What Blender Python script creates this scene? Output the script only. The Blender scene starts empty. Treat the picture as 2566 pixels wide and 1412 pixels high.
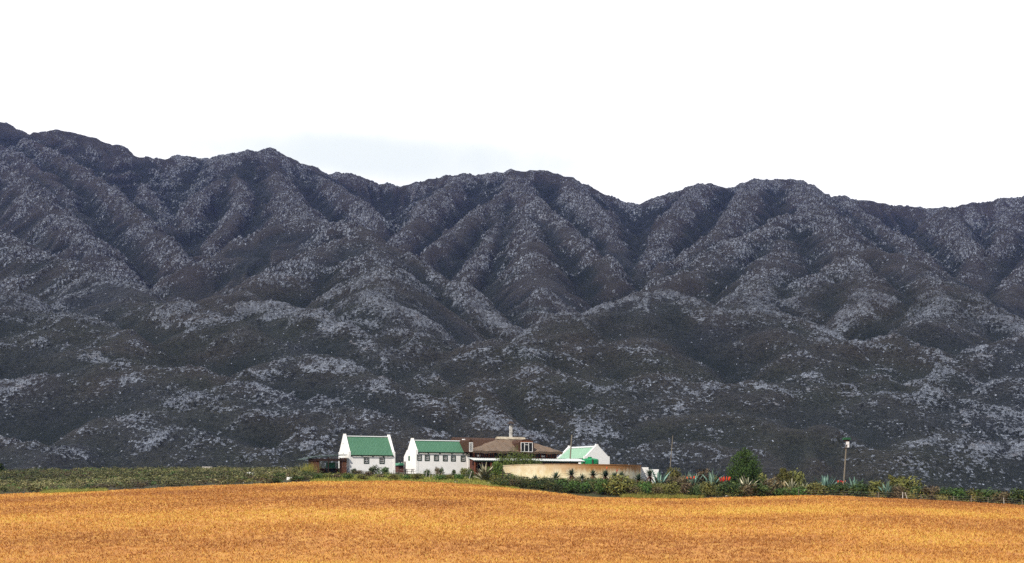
import bpy, math, random
import numpy as np
from mathutils import Vector, Matrix
rnd = random.Random(7)
nr = np.random.RandomState(11)
S = bpy.context.scene
COL = S.collection
F, CX, H0 = 3200.0, 1283.0, 1225.0      # focal length in photo pixels, image centre, horizon row
EYE = 1.7
def WX(px, D): return (px - CX) / F * D
def WZ(py, D): return EYE + (H0 - py) / F * D

# ------------------------------------------------------------------ noise
def hash2(ix, iy, seed):
    h = (ix.astype(np.int64) * 374761393 + iy.astype(np.int64) * 668265263 + seed * 974634777) & 0xFFFFFFFF
    h = ((h ^ (h >> 13)) * 1274126177) & 0xFFFFFFFF
    h = (h ^ (h >> 16)) & 0xFFFFFFFF
    return h
def perlin(x, y, seed=0):
    xi = np.floor(x); yi = np.floor(y); xf = x - xi; yf = y - yi
    u = xf*xf*xf*(xf*(xf*6-15)+10); v = yf*yf*yf*(yf*(yf*6-15)+10)
    def g(ix, iy, dx, dy):
        a = hash2(ix, iy, seed) * (2*math.pi/4294967296.0)
        return np.cos(a)*dx + np.sin(a)*dy
    n00 = g(xi, yi, xf, yf); n10 = g(xi+1, yi, xf-1, yf)
    n01 = g(xi, yi+1, xf, yf-1); n11 = g(xi+1, yi+1, xf-1, yf-1)
    return 1.5*((n00*(1-u)+n10*u)*(1-v) + (n01*(1-u)+n11*u)*v)
def fbm(x, y, sc, octs=4, seed=0, gain=.5):
    t = 0; a = 1
    for o in range(octs):
        t = t + a*perlin(x/sc*2**o, y/sc*2**o, seed+o*17); a *= gain
    return t
def worley(x, y, seed=0):
    xi = np.floor(x); yi = np.floor(y)
    f1 = np.full(x.shape, 9.0); f2 = np.full(x.shape, 9.0); cid = np.zeros(x.shape)
    for dx in (-1, 0, 1):
        for dy in (-1, 0, 1):
            cx = xi+dx; cy = yi+dy
            h = hash2(cx, cy, seed)
            px = cx + (h & 0xFFFF)/65536.0; py = cy + ((h >> 16) & 0xFFFF)/65536.0
            d = np.hypot(px-x, py-y); r = (hash2(cx, cy, seed+5) & 0xFFFF)/65536.0
            m = d < f1
            f2 = np.where(m, f1, np.minimum(f2, d)); cid = np.where(m, r, cid); f1 = np.where(m, d, f1)
    return f1, f2, cid

# ------------------------------------------------------------------ objects
def tag(o, label=None, cat=None, group=None, kind=None):
    if label: o['label'] = label
    if cat: o['category'] = cat
    if group: o['group'] = group
    if kind: o['kind'] = kind
    return o
def empty(name, loc=(0, 0, 0), rz=0.0):
    o = bpy.data.objects.new(name, None); COL.objects.link(o)
    o.location = loc; o.rotation_euler = (0, 0, rz); o.empty_display_size = .3
    return o
def mesh_obj(name, V, Fc, mat, parent=None, smooth=False):
    me = bpy.data.meshes.new(name)
    if isinstance(V, np.ndarray):
        V = V.astype(np.float32); Fc = np.asarray(Fc, dtype=np.int32); k = Fc.shape[1]
        me.vertices.add(len(V)); me.vertices.foreach_set('co', V.ravel())
        me.loops.add(Fc.size); me.loops.foreach_set('vertex_index', Fc.ravel())
        me.polygons.add(len(Fc)); me.polygons.foreach_set('loop_start', np.arange(0, Fc.size, k, dtype=np.int32))
        me.update(calc_edges=True)
    else:
        me.from_pydata(V, [], Fc); me.update()
    if smooth: me.polygons.foreach_set('use_smooth', [True]*len(me.polygons))
    if mat: me.materials.append(mat)
    o = bpy.data.objects.new(name, me); COL.objects.link(o)
    if parent: o.parent = parent
    return o
def attr(me, name, arr, domain='POINT'):
    a = me.attributes.new(name, 'FLOAT', domain); a.data.foreach_set('value', np.asarray(arr, dtype=np.float32).ravel())
class MB:
    def __init__(s): s.v = []; s.f = []
    def add(s, vs, fs):
        n = len(s.v); s.v += [tuple(v) for v in vs]; s.f += [tuple(i+n for i in f) for f in fs]; return s
    def box(s, x0, x1, y0, y1, z0, z1):
        return s.add([(x0,y0,z0),(x1,y0,z0),(x1,y1,z0),(x0,y1,z0),(x0,y0,z1),(x1,y0,z1),(x1,y1,z1),(x0,y1,z1)],
                     [(0,3,2,1),(4,5,6,7),(0,1,5,4),(1,2,6,5),(2,3,7,6),(3,0,4,7)])
    def prism(s, poly, axis, a, b):      # poly: list of 2-D points in the plane normal to axis
        def P(p, t): return (t, p[0], p[1]) if axis == 'x' else ((p[0], t, p[1]) if axis == 'y' else (p[0], p[1], t))
        n = len(poly); vs = [P(p, a) for p in poly] + [P(p, b) for p in poly]
        fs = [tuple(range(n))[::-1], tuple(range(n, 2*n))] + [(i, (i+1) % n, n+(i+1) % n, n+i) for i in range(n)]
        return s.add(vs, fs)
    def tube(s, p0, p1, r0, r1=None, n=8, cap=True):
        r1 = r0 if r1 is None else r1
        p0 = Vector(p0); p1 = Vector(p1); d = (p1-p0).normalized()
        a = d.orthogonal().normalized(); b = d.cross(a)
        vs = []
        for p, r in ((p0, r0), (p1, r1)):
            for i in range(n):
                t = 2*math.pi*i/n; vs.append(p + a*math.cos(t)*r + b*math.sin(t)*r)
        fs = [(i, (i+1) % n, n+(i+1) % n, n+i) for i in range(n)]
        if cap: fs += [tuple(range(n))[::-1], tuple(range(n, 2*n))]
        return s.add(vs, fs)
    def lathe(s, prof, n=24, cx=0, cy=0):
        vs = []; fs = []
        for r, z in prof:
            for i in range(n):
                t = 2*math.pi*i/n; vs.append((cx+r*math.cos(t), cy+r*math.sin(t), z))
        for k in range(len(prof)-1):
            for i in range(n):
                fs.append((k*n+i, k*n+(i+1) % n, (k+1)*n+(i+1) % n, (k+1)*n+i))
        fs.append(tuple(range(n))[::-1]); fs.append(tuple(range((len(prof)-1)*n, len(prof)*n)))
        return s.add(vs, fs)
    def build(s, name, mat, parent=None, smooth=False): return mesh_obj(name, s.v, s.f, mat, parent, smooth)

# ------------------------------------------------------------------ materials
def mat(name):
    m = bpy.data.materials.new(name); m.use_nodes = True
    nt = m.node_tree; b = nt.nodes['Principled BSDF']; b.inputs['Roughness'].default_value = .8
    b.inputs['Specular IOR Level'].default_value = .25
    return m, nt, b
def N(nt, t, **kw):
    n = nt.nodes.new(t)
    for k, v in kw.items(): setattr(n, k, v)
    return n
def L(nt, a, b): nt.links.new(a, b)
def setin(nt, sock, v):
    if hasattr(v, 'is_linked') or hasattr(v, 'links'): nt.links.new(v, sock)
    else: sock.default_value = v
def math_(nt, op, a, b=0.0, c=None, clamp=False):
    n = N(nt, 'ShaderNodeMath', operation=op); n.use_clamp = clamp
    setin(nt, n.inputs[0], a); setin(nt, n.inputs[1], b)
    if c is not None: setin(nt, n.inputs[2], c)
    return n.outputs[0]
def mixc(nt, fac, a, b, mode='MIX'):
    n = N(nt, 'ShaderNodeMix', data_type='RGBA', blend_type=mode)
    setin(nt, n.inputs[0], fac)
    for k, v in ((6, a), (7, b)):
        setin(nt, n.inputs[k], (*v, 1) if isinstance(v, tuple) and len(v) == 3 else v)
    return n.outputs[2]
def mapr(nt, v, a, b, c=0.0, d=1.0, smooth=False):
    n = N(nt, 'ShaderNodeMapRange'); n.clamp = True
    if smooth: n.interpolation_type = 'SMOOTHSTEP'
    setin(nt, n.inputs[0], v)
    for i, q in enumerate((a, b, c, d)): setin(nt, n.inputs[i+1], q)
    return n.outputs[0]
def coords(nt, scale=(1, 1, 1), world=True):
    if world:
        g = N(nt, 'ShaderNodeNewGeometry'); src = g.outputs['Position']
    else:
        g = N(nt, 'ShaderNodeTexCoord'); src = g.outputs['Object']
    mp = N(nt, 'ShaderNodeMapping'); mp.inputs['Scale'].default_value = scale
    L(nt, src, mp.inputs[0]); return mp.outputs[0]
def noise(nt, vec, sc, det=3, rough=.55, dim='3D'):
    n = N(nt, 'ShaderNodeTexNoise'); n.inputs['Scale'].default_value = sc
    n.inputs['Detail'].default_value = det; n.inputs['Roughness'].default_value = rough
    L(nt, vec, n.inputs['Vector']); return n.outputs['Fac']
def voro(nt, vec, sc, feature='F1', out='Distance', rnd_=1.0):
    n = N(nt, 'ShaderNodeTexVoronoi', feature=feature); n.inputs['Scale'].default_value = sc
    n.inputs['Randomness'].default_value = rnd_
    L(nt, vec, n.inputs['Vector']); return n.outputs[out]
def bump(nt, b, h, st, dist=.02):
    n = N(nt, 'ShaderNodeBump'); n.inputs['Strength'].default_value = st; n.inputs['Distance'].default_value = dist
    L(nt, h, n.inputs['Height']); L(nt, n.outputs[0], b.inputs['Normal'])
def simple(name, c1, c2=None, sc=6.0, rough=.8, bst=0.0, world=False, stretch=(1, 1, 1), det=4):
    m, nt, b = mat(name)
    if c2 is None: c2 = tuple(x*.8 for x in c1)
    v = coords(nt, stretch, world); n = noise(nt, v, sc, det, .65)
    L(nt, mixc(nt, mapr(nt, n, .35, .65), c1, c2), b.inputs['Base Color'])
    b.inputs['Roughness'].default_value = rough
    if bst: bump(nt, b, n, bst)
    return m
def getattr_node(nt, name):
    a = N(nt, 'ShaderNodeAttribute'); a.attribute_name = name; return a.outputs['Fac']
# ------------------------------------------------------------------ ground heights of the plain
PXC = np.array([-900, 0, 400, 780, 1000, 1200, 1300, 1500, 1750, 2080, 2300, 2566, 3500.])
EPY = np.array([1258, 1241, 1224, 1208.5, 1206, 1216, 1227, 1247, 1251, 1243, 1252, 1268, 1290.])
ED = np.array([150, 156, 164, 173, 175, 173, 169, 161, 159, 161, 158, 155, 150.])
P195 = np.array([1225, 1217, 1206, 1190, 1187, 1190, 1198, 1204, 1224, 1231, 1240, 1254, 1262.])
P270 = np.array([1192, 1184, 1180, 1180, 1182, 1187, 1196, 1206, 1227, 1235, 1243, 1254, 1260.])
P350 = np.array([1200, 1190, 1186, 1184, 1186, 1192, 1202, 1214, 1231, 1238, 1245, 1253, 1258.])
def pc(u):     # column value smooth
    return u
def Gz(x, y):
    x = np.asarray(x, float); y = np.asarray(y, float)
    D = np.maximum(y, 1.0)
    px = CX + F*x/np.maximum(D, 60.0)
    px = np.clip(px, -900, 3500)
    ed = np.interp(px, PXC, ED)
    z0 = np.full(px.shape, 0.0)
    ze = WZ(np.interp(px, PXC, EPY), ed)
    z195 = WZ(np.interp(px, PXC, P195), 195.0); z270 = WZ(np.interp(px, PXC, P270), 270.0)
    z350 = WZ(np.interp(px, PXC, P350), 350.0)
    z35 = -1.2; z80 = EYE - .0584*80
    def seg(a, b, za, zb): 
        t = np.clip((D-a)/(b-a), 0, 1); return za + (zb-za)*t
    z = np.where(D < 35, seg(0, 35, z0, z35), seg(35, 80, z35, z80))
    te = np.clip((D-80)/(ed-80), 0, 1)
    zf = z80 + (ze-z80)*(te*1.0 + .35*te*(1-te))      # slightly domed field
    z = np.where(D < 80, z, zf)
    z = np.where(D > ed, ze + (z195-ze)*np.clip((D-ed)/(195-ed), 0, 1)**.6, z)
    z = np.where(D > 195, seg(195, 270, z195, z270), z)
    z = np.where(D > 270, seg(270, 350, z270, z350), z)
    z = np.where(D > 350, seg(350, 470, z350, -3.0), z)
    return z + .10*fbm(x, y, 14., 2, 3)*np.clip((D-30)/40, 0, 1)
def edge_y(x):
    x = np.asarray(x, float); y = np.full(x.shape, 160.0)
    for _ in range(12): y = np.interp(np.clip(CX+F*x/y, -900, 3500), PXC, ED)
    return y
def gz(x, y): return float(Gz(np.array([x]), np.array([y]))[0])

# ------------------------------------------------------------------ mountain heights
DB = [(1245, 450), (1180, 560), (1100, 700), (1000, 900), (900, 1120), (800, 1370), (700, 1630), (600, 1880), (500, 2120), (430, 2280), (300, 2400)]
def Dbase(py): return float(np.interp(-py, [-a for a, b in DB], [b for a, b in DB]))
_bd = np.array([380, 450] + [b for a, b in DB[1:8]] + [2080, 2300, 2900.])
_bz = np.array([-6, EYE-20/F*450] + [WZ(a, b) for a, b in DB[1:8]] + [430, 400, 100.])
SKY = [(-900,240),(-500,262),(-250,275),(-100,262),(0,303),(40,326),(82,344),(100,336),(150,331),(200,340),(235,347),(288,364),(312,386),(360,397),(395,396),(415,400),(440,393),(470,396),(500,403),(530,402),(575,390),(620,380),(660,374),(690,378),(712,392),(750,412),(800,430),(818,442),(850,436),(890,443),(930,458),(962,468),(980,464),(1010,468),(1045,462),(1080,450),(1130,441),(1200,437),(1240,432),(1280,427),(1330,431),(1370,434),(1420,447),(1460,468),(1490,482),(1540,500),(1575,511),(1590,512),(1620,503),(1660,488),(1700,481),(1750,466),(1800,459),(1806,466),(1840,470),(1862,458),(1890,448),(1915,452),(1960,451),(2000,455),(2030,470),(2060,486),(2090,495),(2115,492),(2150,504),(2170,503),(2220,513),(2270,521),(2300,518),(2350,522),(2400,515),(2450,508),(2500,499),(2566,494),(2700,470),(2900,440),(3300,400),(3700,380)]
SL = 1.6
R = []   # spines: (slope, radius, [(px,py,prominence)...])
def Dsp(py, p):
    d = Dbase(py); return d - min(p*1.5, max(30, (d-455)*.68))
def sp(s, r, *pts): R.append((s, r*.85, [(a, b, Dsp(b, c)) for a, b, c in pts]))
R.append((.62, 14, [(a, b, 2200 - 60*math.sin(a/190.0) - (40 if 560 < a < 800 else 0)) for a, b in SKY]))
sp(.62,12,(70,346,150),(160,398,190),(250,456,220),(340,534,240),(410,596,240),(455,655,220),(478,700,150))
sp(.6,14,(-200,300,200),(-60,370,300),(0,405,320),(60,452,330),(130,520,330),(220,598,310),(285,655,260))
sp(.6,14,(-60,330,100),(60,400,200),(120,440,230),(190,520,220),(240,580,180))
sp(.5,25,(-400,520,480),(-150,560,480),(0,590,470),(120,640,450),(250,690,430),(360,752,430),(470,772,430),(544,803,420),(629,832,400),(748,866,380),(850,910,340),(930,950,280),(1000,985,200))
sp(.45,25,(-100,700,520),(60,760,500),(200,800,480),(320,850,440))
sp(.6,12,(664,378,80),(690,430,120),(720,490,200),(740,530,290),(790,556,380),(870,564,430),(930,586,430),(1000,630,420),(1060,672,400),(1130,714,380),(1210,768,340),(1280,820,270),(1320,855,190))
sp(.5,18,(870,564,430),(780,570,410),(700,578,380),(610,605,340),(530,650,300),(450,702,230))
sp(.45,25,(880,600,470),(780,650,470),(700,690,450),(600,730,420),(520,770,380))
sp(.5,20,(930,600,450),(940,690,500),(960,760,520),(1010,820,500),(1060,860,430))
sp(.6,10,(640,382,40),(580,430,90),(530,470,120),(480,520,120),(470,560,90))
sp(.7,8,(440,395,40),(448,440,90),(452,480,70))
sp(.7,8,(560,395,40),(600,450,120),(620,500,160),(560,580,200),(500,640,190))
sp(.6,10,(310,390,30),(350,440,80),(380,500,110),(430,570,90))
sp(.65,10,(810,440,40),(850,480,110),(920,520,130),(960,570,120),(1000,610,70))
sp(.65,10,(1290,430,40),(1296,470,130),(1330,505,210),(1360,525,260),(1401,558,300),(1445,604,310),(1496,640,310),(1547,689,300),(1588,730,240))
sp(.65,10,(1290,470,120),(1220,515,190),(1170,560,230),(1110,610,230),(1050,645,190))
sp(.65,10,(1150,445,40),(1090,495,120),(1040,560,160),(1008,612,150))
sp(.55,14,(1320,520,220),(1330,600,320),(1345,680,340),(1370,730,330),(1330,790,260))
sp(.7,8,(1250,500,150),(1240,580,240),(1210,640,260),(1170,690,240))
sp(.6,10,(1420,448,60),(1480,520,150),(1520,590,190),(1570,660,180),(1590,700,130))
sp(.65,10,(1750,470,40),(1700,525,130),(1660,590,190),(1625,650,220),(1596,706,210))
sp(.65,10,(1890,452,40),(1850,520,180),(1795,590,270),(1710,645,310),(1640,700,300),(1600,742,260))
sp(.5,22,(2000,458,40),(2045,512,180),(2060,560,300),(2090,600,370),(2130,622,400),(2230,638,400),(2310,680,400),(2390,738,400),(2470,788,380),(2560,822,350),(2700,900,280))
sp(.5,20,(2050,530,260),(1950,562,300),(1850,605,350),(1785,638,370),(1715,690,360),(1650,728,320))
sp(.5,18,(1980,760,380),(2040,700,430),(2105,655,450),(2160,700,440),(2200,760,410),(2235,805,340))
sp(.5,16,(1960,600,330),(1930,670,400),(1900,730,420),(1860,790,400))
sp(.6,10,(2100,500,60),(2180,556,140),(2260,606,190),(2330,660,190))
sp(.65,10,(2360,525,60),(2400,585,170),(2440,640,210),(2440,700,200))
sp(.65,10,(2566,500,60),(2530,560,140),(2490,640,190),(2470,720,190))
sp(.6,12,(2750,480,80),(2640,600,240),(2560,690,300),(2500,752,290))
sp(.5,16,(2330,690,420),(2350,760,440),(2330,820,400))
sp(.48,22,(1250,905,280),(1320,862,350),(1380,825,400),(1440,790,440),(1520,764,470),(1600,742,480),(1660,735,480),(1730,760,480),(1790,778,480),(1850,776,480),(1930,830,450),(2000,880,400),(2060,930,330),(2110,965,260))
sp(.42,26,(1620,750,490),(1600,850,500),(1620,930,470),(1700,990,430),(1800,1030,370))
sp(.5,16,(1900,830,450),(1950,786,450),(2010,815,430),(2050,860,380))
sp(.5,16,(1440,800,450),(1450,870,470),(1500,930,450))
sp(.48,18,(2080,905,330),(2130,865,380),(2240,846,400),(2310,872,380),(2350,925,320),(2335,990,240))
sp(.45,20,(2220,862,400),(2190,940,410),(2240,1000,380),(2300,1050,300))
sp(.48,20,(2900,820,420),(2566,850,430),(2480,868,420),(2400,915,390),(2350,960,340),(2312,1010,270))
sp(.42,24,(2566,880,440),(2500,960,430),(2420,1040,390),(2380,1100,330))
sp(.42,20,(2900,1080,320),(2566,1103,310),(2400,1094,310),(2300,1105,290),(2235,1135,230),(2195,1168,160))
sp(.45,14,(1540,1155,110),(1590,1122,170),(1660,1107,210),(1760,1109,220),(1850,1126,200),(1910,1165,130))
sp(.5,12,(1880,1140,180),(1920,1100,240),(1980,1070,280),(2050,1062,290),(2110,1085,270),(2165,1120,220),(2195,1170,150))
sp(.6,8,(2050,1110,280),(2040,1150,250),(2030,1190,190))
sp(.42,18,(1450,1100,150),(1500,1040,260),(1560,1005,320),(1690,1040,320),(1800,1040,340),(1880,1050,320),(1950,1075,270))
sp(.38,24,(1750,960,380),(1900,958,390),(2050,962,370),(2200,990,330),(2290,1030,270),(2350,1080,200))
sp(.5,16,(1055,990,200),(1085,925,290),(1150,890,340),(1235,888,350),(1300,920,340),(1375,962,310),(1405,1005,260),(1450,1055,200))
sp(.45,16,(1180,870,330),(1260,862,360),(1340,905,360),(1440,940,350),(1540,970,340))
sp(.5,14,(1200,900,350),(1190,970,340),(1230,1040,300),(1300,1080,230))
sp(.45,18,(560,812,350),(630,775,410),(700,765,430),(770,788,430),(850,818,410),(930,850,380),(1000,885,330),(1045,930,260))
sp(.45,16,(690,905,360),(760,882,410),(830,892,410),(890,930,380),(950,968,330),(1050,1000,260))
sp(.42,20,(-400,880,470),(-100,868,480),(0,855,480),(145,832,490),(230,868,480),(330,908,450),(430,955,420),(560,1005,370),(640,1040,300))
sp(.42,16,(-200,965,440),(0,950,450),(130,936,450),(260,920,450),(320,942,440),(400,988,410),(480,1032,350))
sp(.42,16,(380,925,440),(470,930,440),(560,948,430),(640,968,390),(700,1000,330))
sp(.45,14,(100,1168,100),(170,1115,210),(230,1072,290),(285,1046,330),(330,1052,340),(400,1028,370),(480,1000,390),(600,972,390),(700,990,370),(755,1032,320),(805,1082,260),(850,1135,170))
sp(.38,18,(340,1060,340),(450,1080,330),(560,1100,290),(650,1120,240))
sp(.42,14,(-300,1090,300),(-50,1098,260),(60,1112,230),(130,1145,160))
sp(.45,12,(810,1085,180),(880,1050,240),(950,1066,230),(1010,1105,160))
sp(.36,20,(820,1000,320),(930,1040,290),(1050,1080,240),(1160,1110,190))
def mount_coarse(x, y):
    h = np.interp(y, _bd, _bz) - np.interp(y, [500, 700, 1000, 1300, 1900, 2150, 2300], [0, 28, 72, 120, 150, 90, 0])
    h = np.where(y < 470, np.minimum(h, EYE-20/F*y), h)
    best = h.copy(); near = np.full(x.shape, 1e9); along = np.zeros(x.shape); warpx = x + 7*fbm(x, y, 60., 2, 71); warpy = y + 7*fbm(x, y, 60., 2, 72)
    for k, (s, r, pts) in enumerate(R):
        P = [(WX(a, D), D, WZ(b, D)) for a, b, D in pts]
        X, Y = (x, y) if k == 0 else (warpx, warpy); cum = 1000.0*k
        for (ax, ay, az), (bx, by, bz) in zip(P[:-1], P[1:]):
            dx, dy = bx-ax, by-ay; l2 = dx*dx+dy*dy
            m = (X > min(ax, bx)-330) & (X < max(ax, bx)+330) & (Y > min(ay, by)-330) & (Y < max(ay, by)+330)
            if not m.any(): continue
            xx = X[m]; yy = Y[m]
            t = np.clip(((xx-ax)*dx+(yy-ay)*dy)/l2, 0, 1)
            d = np.hypot(xx-ax-t*dx, yy-ay-t*dy)
            fall = s*SL*(np.sqrt(d*d+r*r)-r); fall = fall*(1-.0006*np.minimum(d, 300))
            z = az + t*(bz-az) - fall
            b = best[m]; kk = 5.0 if k else 2.0       # smooth maximum
            hh = np.clip(.5+.5*(z-b)/kk, 0, 1)
            best[m] = b + (z-b)*hh + kk*hh*(1-hh)*.5
            nm = near[m]; al = along[m]; side = np.sign((xx-ax)*dy-(yy-ay)*dx); c_ = d < nm; al[c_] = (cum + t*math.sqrt(l2))[c_] + 370*side[c_]; nm[c_] = d[c_]; near[m] = nm; along[m] = al; cum += math.sqrt(l2)
    q = along - .45*np.minimum(near, 200)
    rib = (1-np.abs(perlin(q/24, near/110+.3, 33))*2.2)*.62 + .38*(1-np.abs(perlin(q/11, near/60, 35))*2.2)
    amp = np.interp(y, [500, 800, 1400, 2200], [1.0, 3.0, 8.5, 12.])*np.clip(near/22, 0, 1)*np.clip((y-470)/120, 0, 1)
    best = best + amp*(rib-.35)
    return best, near, rib*np.clip(near/22, 0, 1)
def blur(a, n, ax):
    k = np.ones(n)/n
    p = np.pad(a, [(n//2, n-1-n//2) if i == ax else (0, 0) for i in range(2)], mode='edge')
    c = np.cumsum(p, axis=ax); z = np.zeros_like(np.take(c, [0], axis=ax)); c = np.concatenate([z, c], axis=ax)
    return (np.take(c, range(n, c.shape[ax]), axis=ax) - np.take(c, range(0, c.shape[ax]-n), axis=ax))/n
NU, ND = 1720, 1500
UMAX = .53
Dlist = 400 + (2700-400)*(np.linspace(0, 1, ND)**1.12)
def build_mountain(m):
    cu, cd = 640, 760
    uu = np.linspace(-UMAX, UMAX, cu); dd = np.interp(np.linspace(0, ND-1, cd), np.arange(ND), Dlist)
    U, Dg = np.meshgrid(uu, dd)
    hc, near, rib = mount_coarse(U*Dg, Dg)
    near = np.minimum(near, 400)
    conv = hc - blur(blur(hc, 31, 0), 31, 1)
    sx = np.abs(np.gradient(hc, axis=1)/np.gradient(U*Dg, axis=1)); 
    def up(a):
        fu = np.linspace(0, cu-1, NU); fd = np.linspace(0, cd-1, ND)
        i = np.minimum(fu.astype(int), cu-2); t = fu-i
        b = a[:, i]*(1-t)+a[:, i+1]*t
        j = np.minimum(fd.astype(int), cd-2); s = (fd-j)[:, None]
        return b[j]*(1-s)+b[j+1]*s
    h = up(hc); h = blur(blur(h, 5, 0), 5, 1); near = up(near); conv = up(conv); sx = up(sx); rib = up(rib)
    U, Dg = np.meshgrid(np.linspace(-UMAX, UMAX, NU), Dlist)
    X = U*Dg; Y = Dg.copy()
    # gullies running down the slopes, lumps
    g = 1-np.abs(perlin(X/46+.5*fbm(X, Y, 90., 2, 5), Y/120, 31))*2
    h += 2.5*(g-.5)*np.clip((Y-480)/300, 0, 1)*np.clip(1.2-near/160, .15, 1) + 4.0*fbm(X, Y, 70., 3, 41)*np.clip((Y-450)/400, 0, 1)
    h += 1.2*fbm(X, Y, 16., 3, 51)*np.clip((Y-430)/200, 0, 1)
    # rock cover
    high = np.clip((Y-1000)/900, 0, 1)
    qx = X + 14*fbm(X, Y, 40., 2, 83); qy = Y + 14*fbm(X, Y, 40., 2, 84)
    low = fbm(X, Y, 150., 3, 61, .6)
    wA = np.clip((Y-700)/500, 0, 1); A = fbm(qx, qy*.62, 26., 4, 62, .62)*wA + fbm(qx, qy*.62, 12., 4, 63, .62)*(1-wA)
    strat = fbm(X/3.0, Y*.5+h*1.3, 13., 3, 67, .6)
    P = .80*A + .62*low + .38*strat + .062*np.clip(conv, -9, 7) + .10*np.exp(-near/24) + .10*high + .16*(rib-.4)*np.clip((Y-600)/500, .3, 1) + .30*np.clip(sx-.5, 0, .5) - .37
    lowm = np.clip((1250-Y)/450, 0, 1); P += lowm*(.05 + .09*np.clip(conv, -5, 4)*1.0 + .10*np.exp(-near/12))
    rock = np.clip((P-.02)/.34, 0, 1)*np.clip((Y-455)/60, 0, 1)
    wx = X + 2.2*fbm(X, Y, 7., 2, 81); wy = Y + 2.2*fbm(X, Y, 7., 2, 82)
    def bands(specs, seed):
        a = np.empty_like(X); b_ = np.empty_like(X); c_ = np.empty_like(X); y0 = 0
        for k, (ymax, sx_, sy_) in enumerate(specs):
            j = int(np.searchsorted(Dlist, ymax)); j = ND if k == len(specs)-1 else j
            a[y0:j], b_[y0:j], c_[y0:j] = worley(wx[y0:j]/sx_, wy[y0:j]/sy_, seed+k); y0 = j
        return a, b_, c_
    f1, f2, cid = bands([(800, 2.6, 3.4), (1250, 3.8, 6.5), (9999, 5.6, 11.0)], 91)
    big = np.clip((f2-f1)*2.6, 0, 1)*(.45+1.1*cid)
    f1b, f2b, cidb = bands([(900, 1.1, 1.5), (9999, 2.2, 3.0)], 95)
    szf = np.clip(Y/1500, .42, 1)
    small = np.clip((f2b-f1b)*3.0, 0, 1)*(.3+.9*cidb)
    on = np.clip((rock - .30 - .35*cid)/.10, 0, 1)
    sc = np.clip((P+.42)/.75, 0, .8)
    on2 = np.clip((sc*sc - cidb*.9)/.06, 0, 1)
    ns = np.clip((2140-Y)/60, .35, 1)
    h += (on*big*3.1*(.8+.6*high) + on2*small*1.1)*ns*szf
    cb = np.clip((f2-f1-.07)/.10, 0, 1); cs = np.clip((f2b-f1b-.05)/.10, 0, 1)
    cover = np.clip(np.where(on > .5, on*cb*(.55+.45*cs), on2*cs), 0, 1)
    h = np.where(Y < 450, np.minimum(h, -7+(Y-400)*.12+np.maximum(Y-430,0)*.3), h)
    V = np.stack([X, Y, h], -1).reshape(-1, 3)
    i = np.arange(ND-1)[:, None]*NU + np.arange(NU-1)[None, :]
    Fq = np.stack([i, i+1, i+1+NU, i+NU], -1).reshape(-1, 4)
    o = mesh_obj('mountain', V, Fq, m)
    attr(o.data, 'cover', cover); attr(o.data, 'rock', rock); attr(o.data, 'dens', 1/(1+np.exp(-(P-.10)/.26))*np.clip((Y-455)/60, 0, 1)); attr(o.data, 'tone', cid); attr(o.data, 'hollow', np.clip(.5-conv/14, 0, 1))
    tag(o, 'dark blue-grey rocky mountain range with pale outcrops behind the farm', None, None, 'structure')
    return o
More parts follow.
